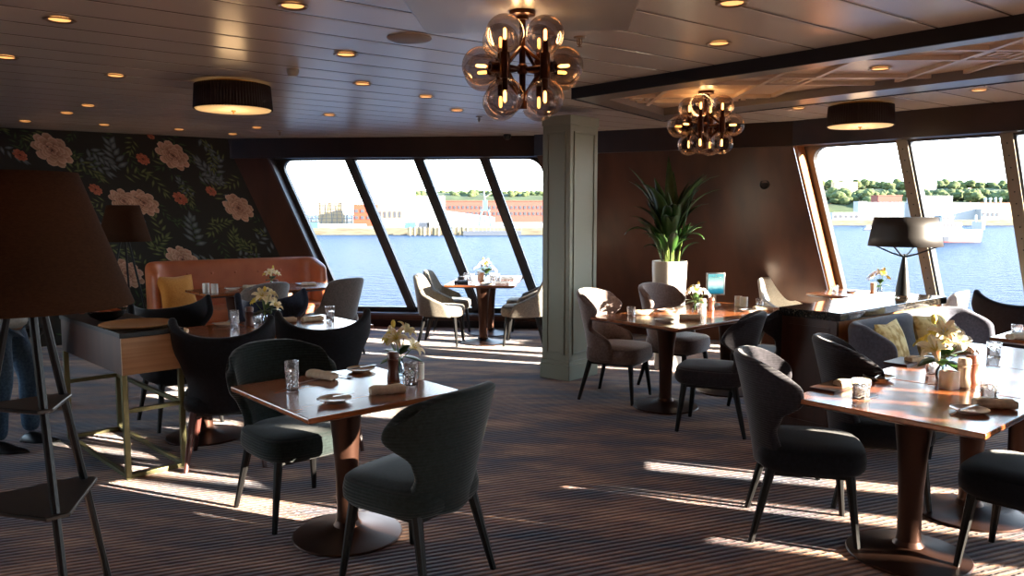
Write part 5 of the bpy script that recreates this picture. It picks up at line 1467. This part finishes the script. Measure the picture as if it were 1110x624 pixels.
# ferry
p = at(1036, 262, 281)
t = thing('ferry', 'small white ferry with dark hull crossing behind the black lamp shade', 'ferry', (p.x, 281, SEA), .1)
def hull(z0, z1, f0=1, f1=1):
    pts = []
    for k in range(13):
        s = k/12; x = -10+20*s; y = 3.2*(1-abs(2*s-1)**4)**.6; pts.append((x, y))
    pts = pts+[(x, -y) for x, y in pts[::-1][1:-1]]
    m = MB(); n = len(pts); vs = [(x*f0, y*f0, z0) for x, y in pts]+[(x*f1, y*f1, z1) for x, y in pts]
    m.add(vs, [tuple(range(n-1, -1, -1)), tuple(range(n, 2*n))]+[(i, (i+1) % n, n+(i+1) % n, n+i) for i in range(n)]); return m
hull(-.5, .35, .93, .95).build('boot_stripe', 'redline', t, smooth=False)
hull(.35, 2.0, .95, .99).build('hull', 'navyhull', t, smooth=False)
hull(2.0, 4.6, .99, 1.0).build('upper_hull', 'bwhite', t, smooth=False)
m = MB(); m.box((-4.2, 0, 5.8), (9, 5.2, 2.6)); sup = m.build('saloon', 'bwhite', t, smooth=False, bevel=.2)
for k in range(6): m = MB(); m.box((-7.9+1.45*k, -2.62, 6.1), (.95, .1, 1.0)); m.build('window', 'bpane', sup, smooth=False)
m = MB(); m.box((-5.0, 0, 8.1), (4.6, 4.4, 2.1)); wh = m.build('wheelhouse', 'bwhite', t, smooth=False, bevel=.2)
for k in range(3): m = MB(); m.box((-6.4+1.4*k, -2.22, 8.4), (.95, .1, .8)); m.build('window', 'bpane', wh, smooth=False)
m = MB(); m.box((-5, 0, 9.25), (5.2, 5, .25)); m.build('wheelhouse_roof', 'craneblue', t, smooth=False)
m = MB(); m.box((8.3, 0, 5.9), (1.2, 5.4, 2.8)); m.box((8.6, -2, 8.4), (.6, .6, 2.6)); m.box((8.6, 2, 8.4), (.6, .6, 2.6)); m.build('ramp_gantry', 'bwhite', t, smooth=False)
m = MB(); m.tube([(-3.6, 0, 9.2), (-3.6, 0, 12)], .12, 6); m.box((-3.6, 0, 10.8), (.1, 2.4, .1)); m.build('mast', 'bwhite', t)
# motor boat
p = at(918, 249, 500)
t = thing('motor_boat', 'tiny white motor boat left of the black lamp shade', 'boat', (p.x, 470, SEA), .3)
m = MB(); n = 10
m.grid(lambda a, v: (-4+8*v, (a*2-1)*1.3*(1-v**3)**.5 if v < 1 else 0, 1.1-1.2*(1-abs(a*2-1)**2)+.4*v), 8, 12); m.build('hull', 'bwhite', t, solid=.1)
m = MB(); m.box((-.4, 0, 1.8), (3, 1.7, 1.5)); m.build('cabin', 'bwhite', t, smooth=False, bevel=.2)
m = MB(); m.box((-.2, 0, 2.0), (3.1, 1.75, .45)); m.build('window', 'bpane', t, smooth=False)
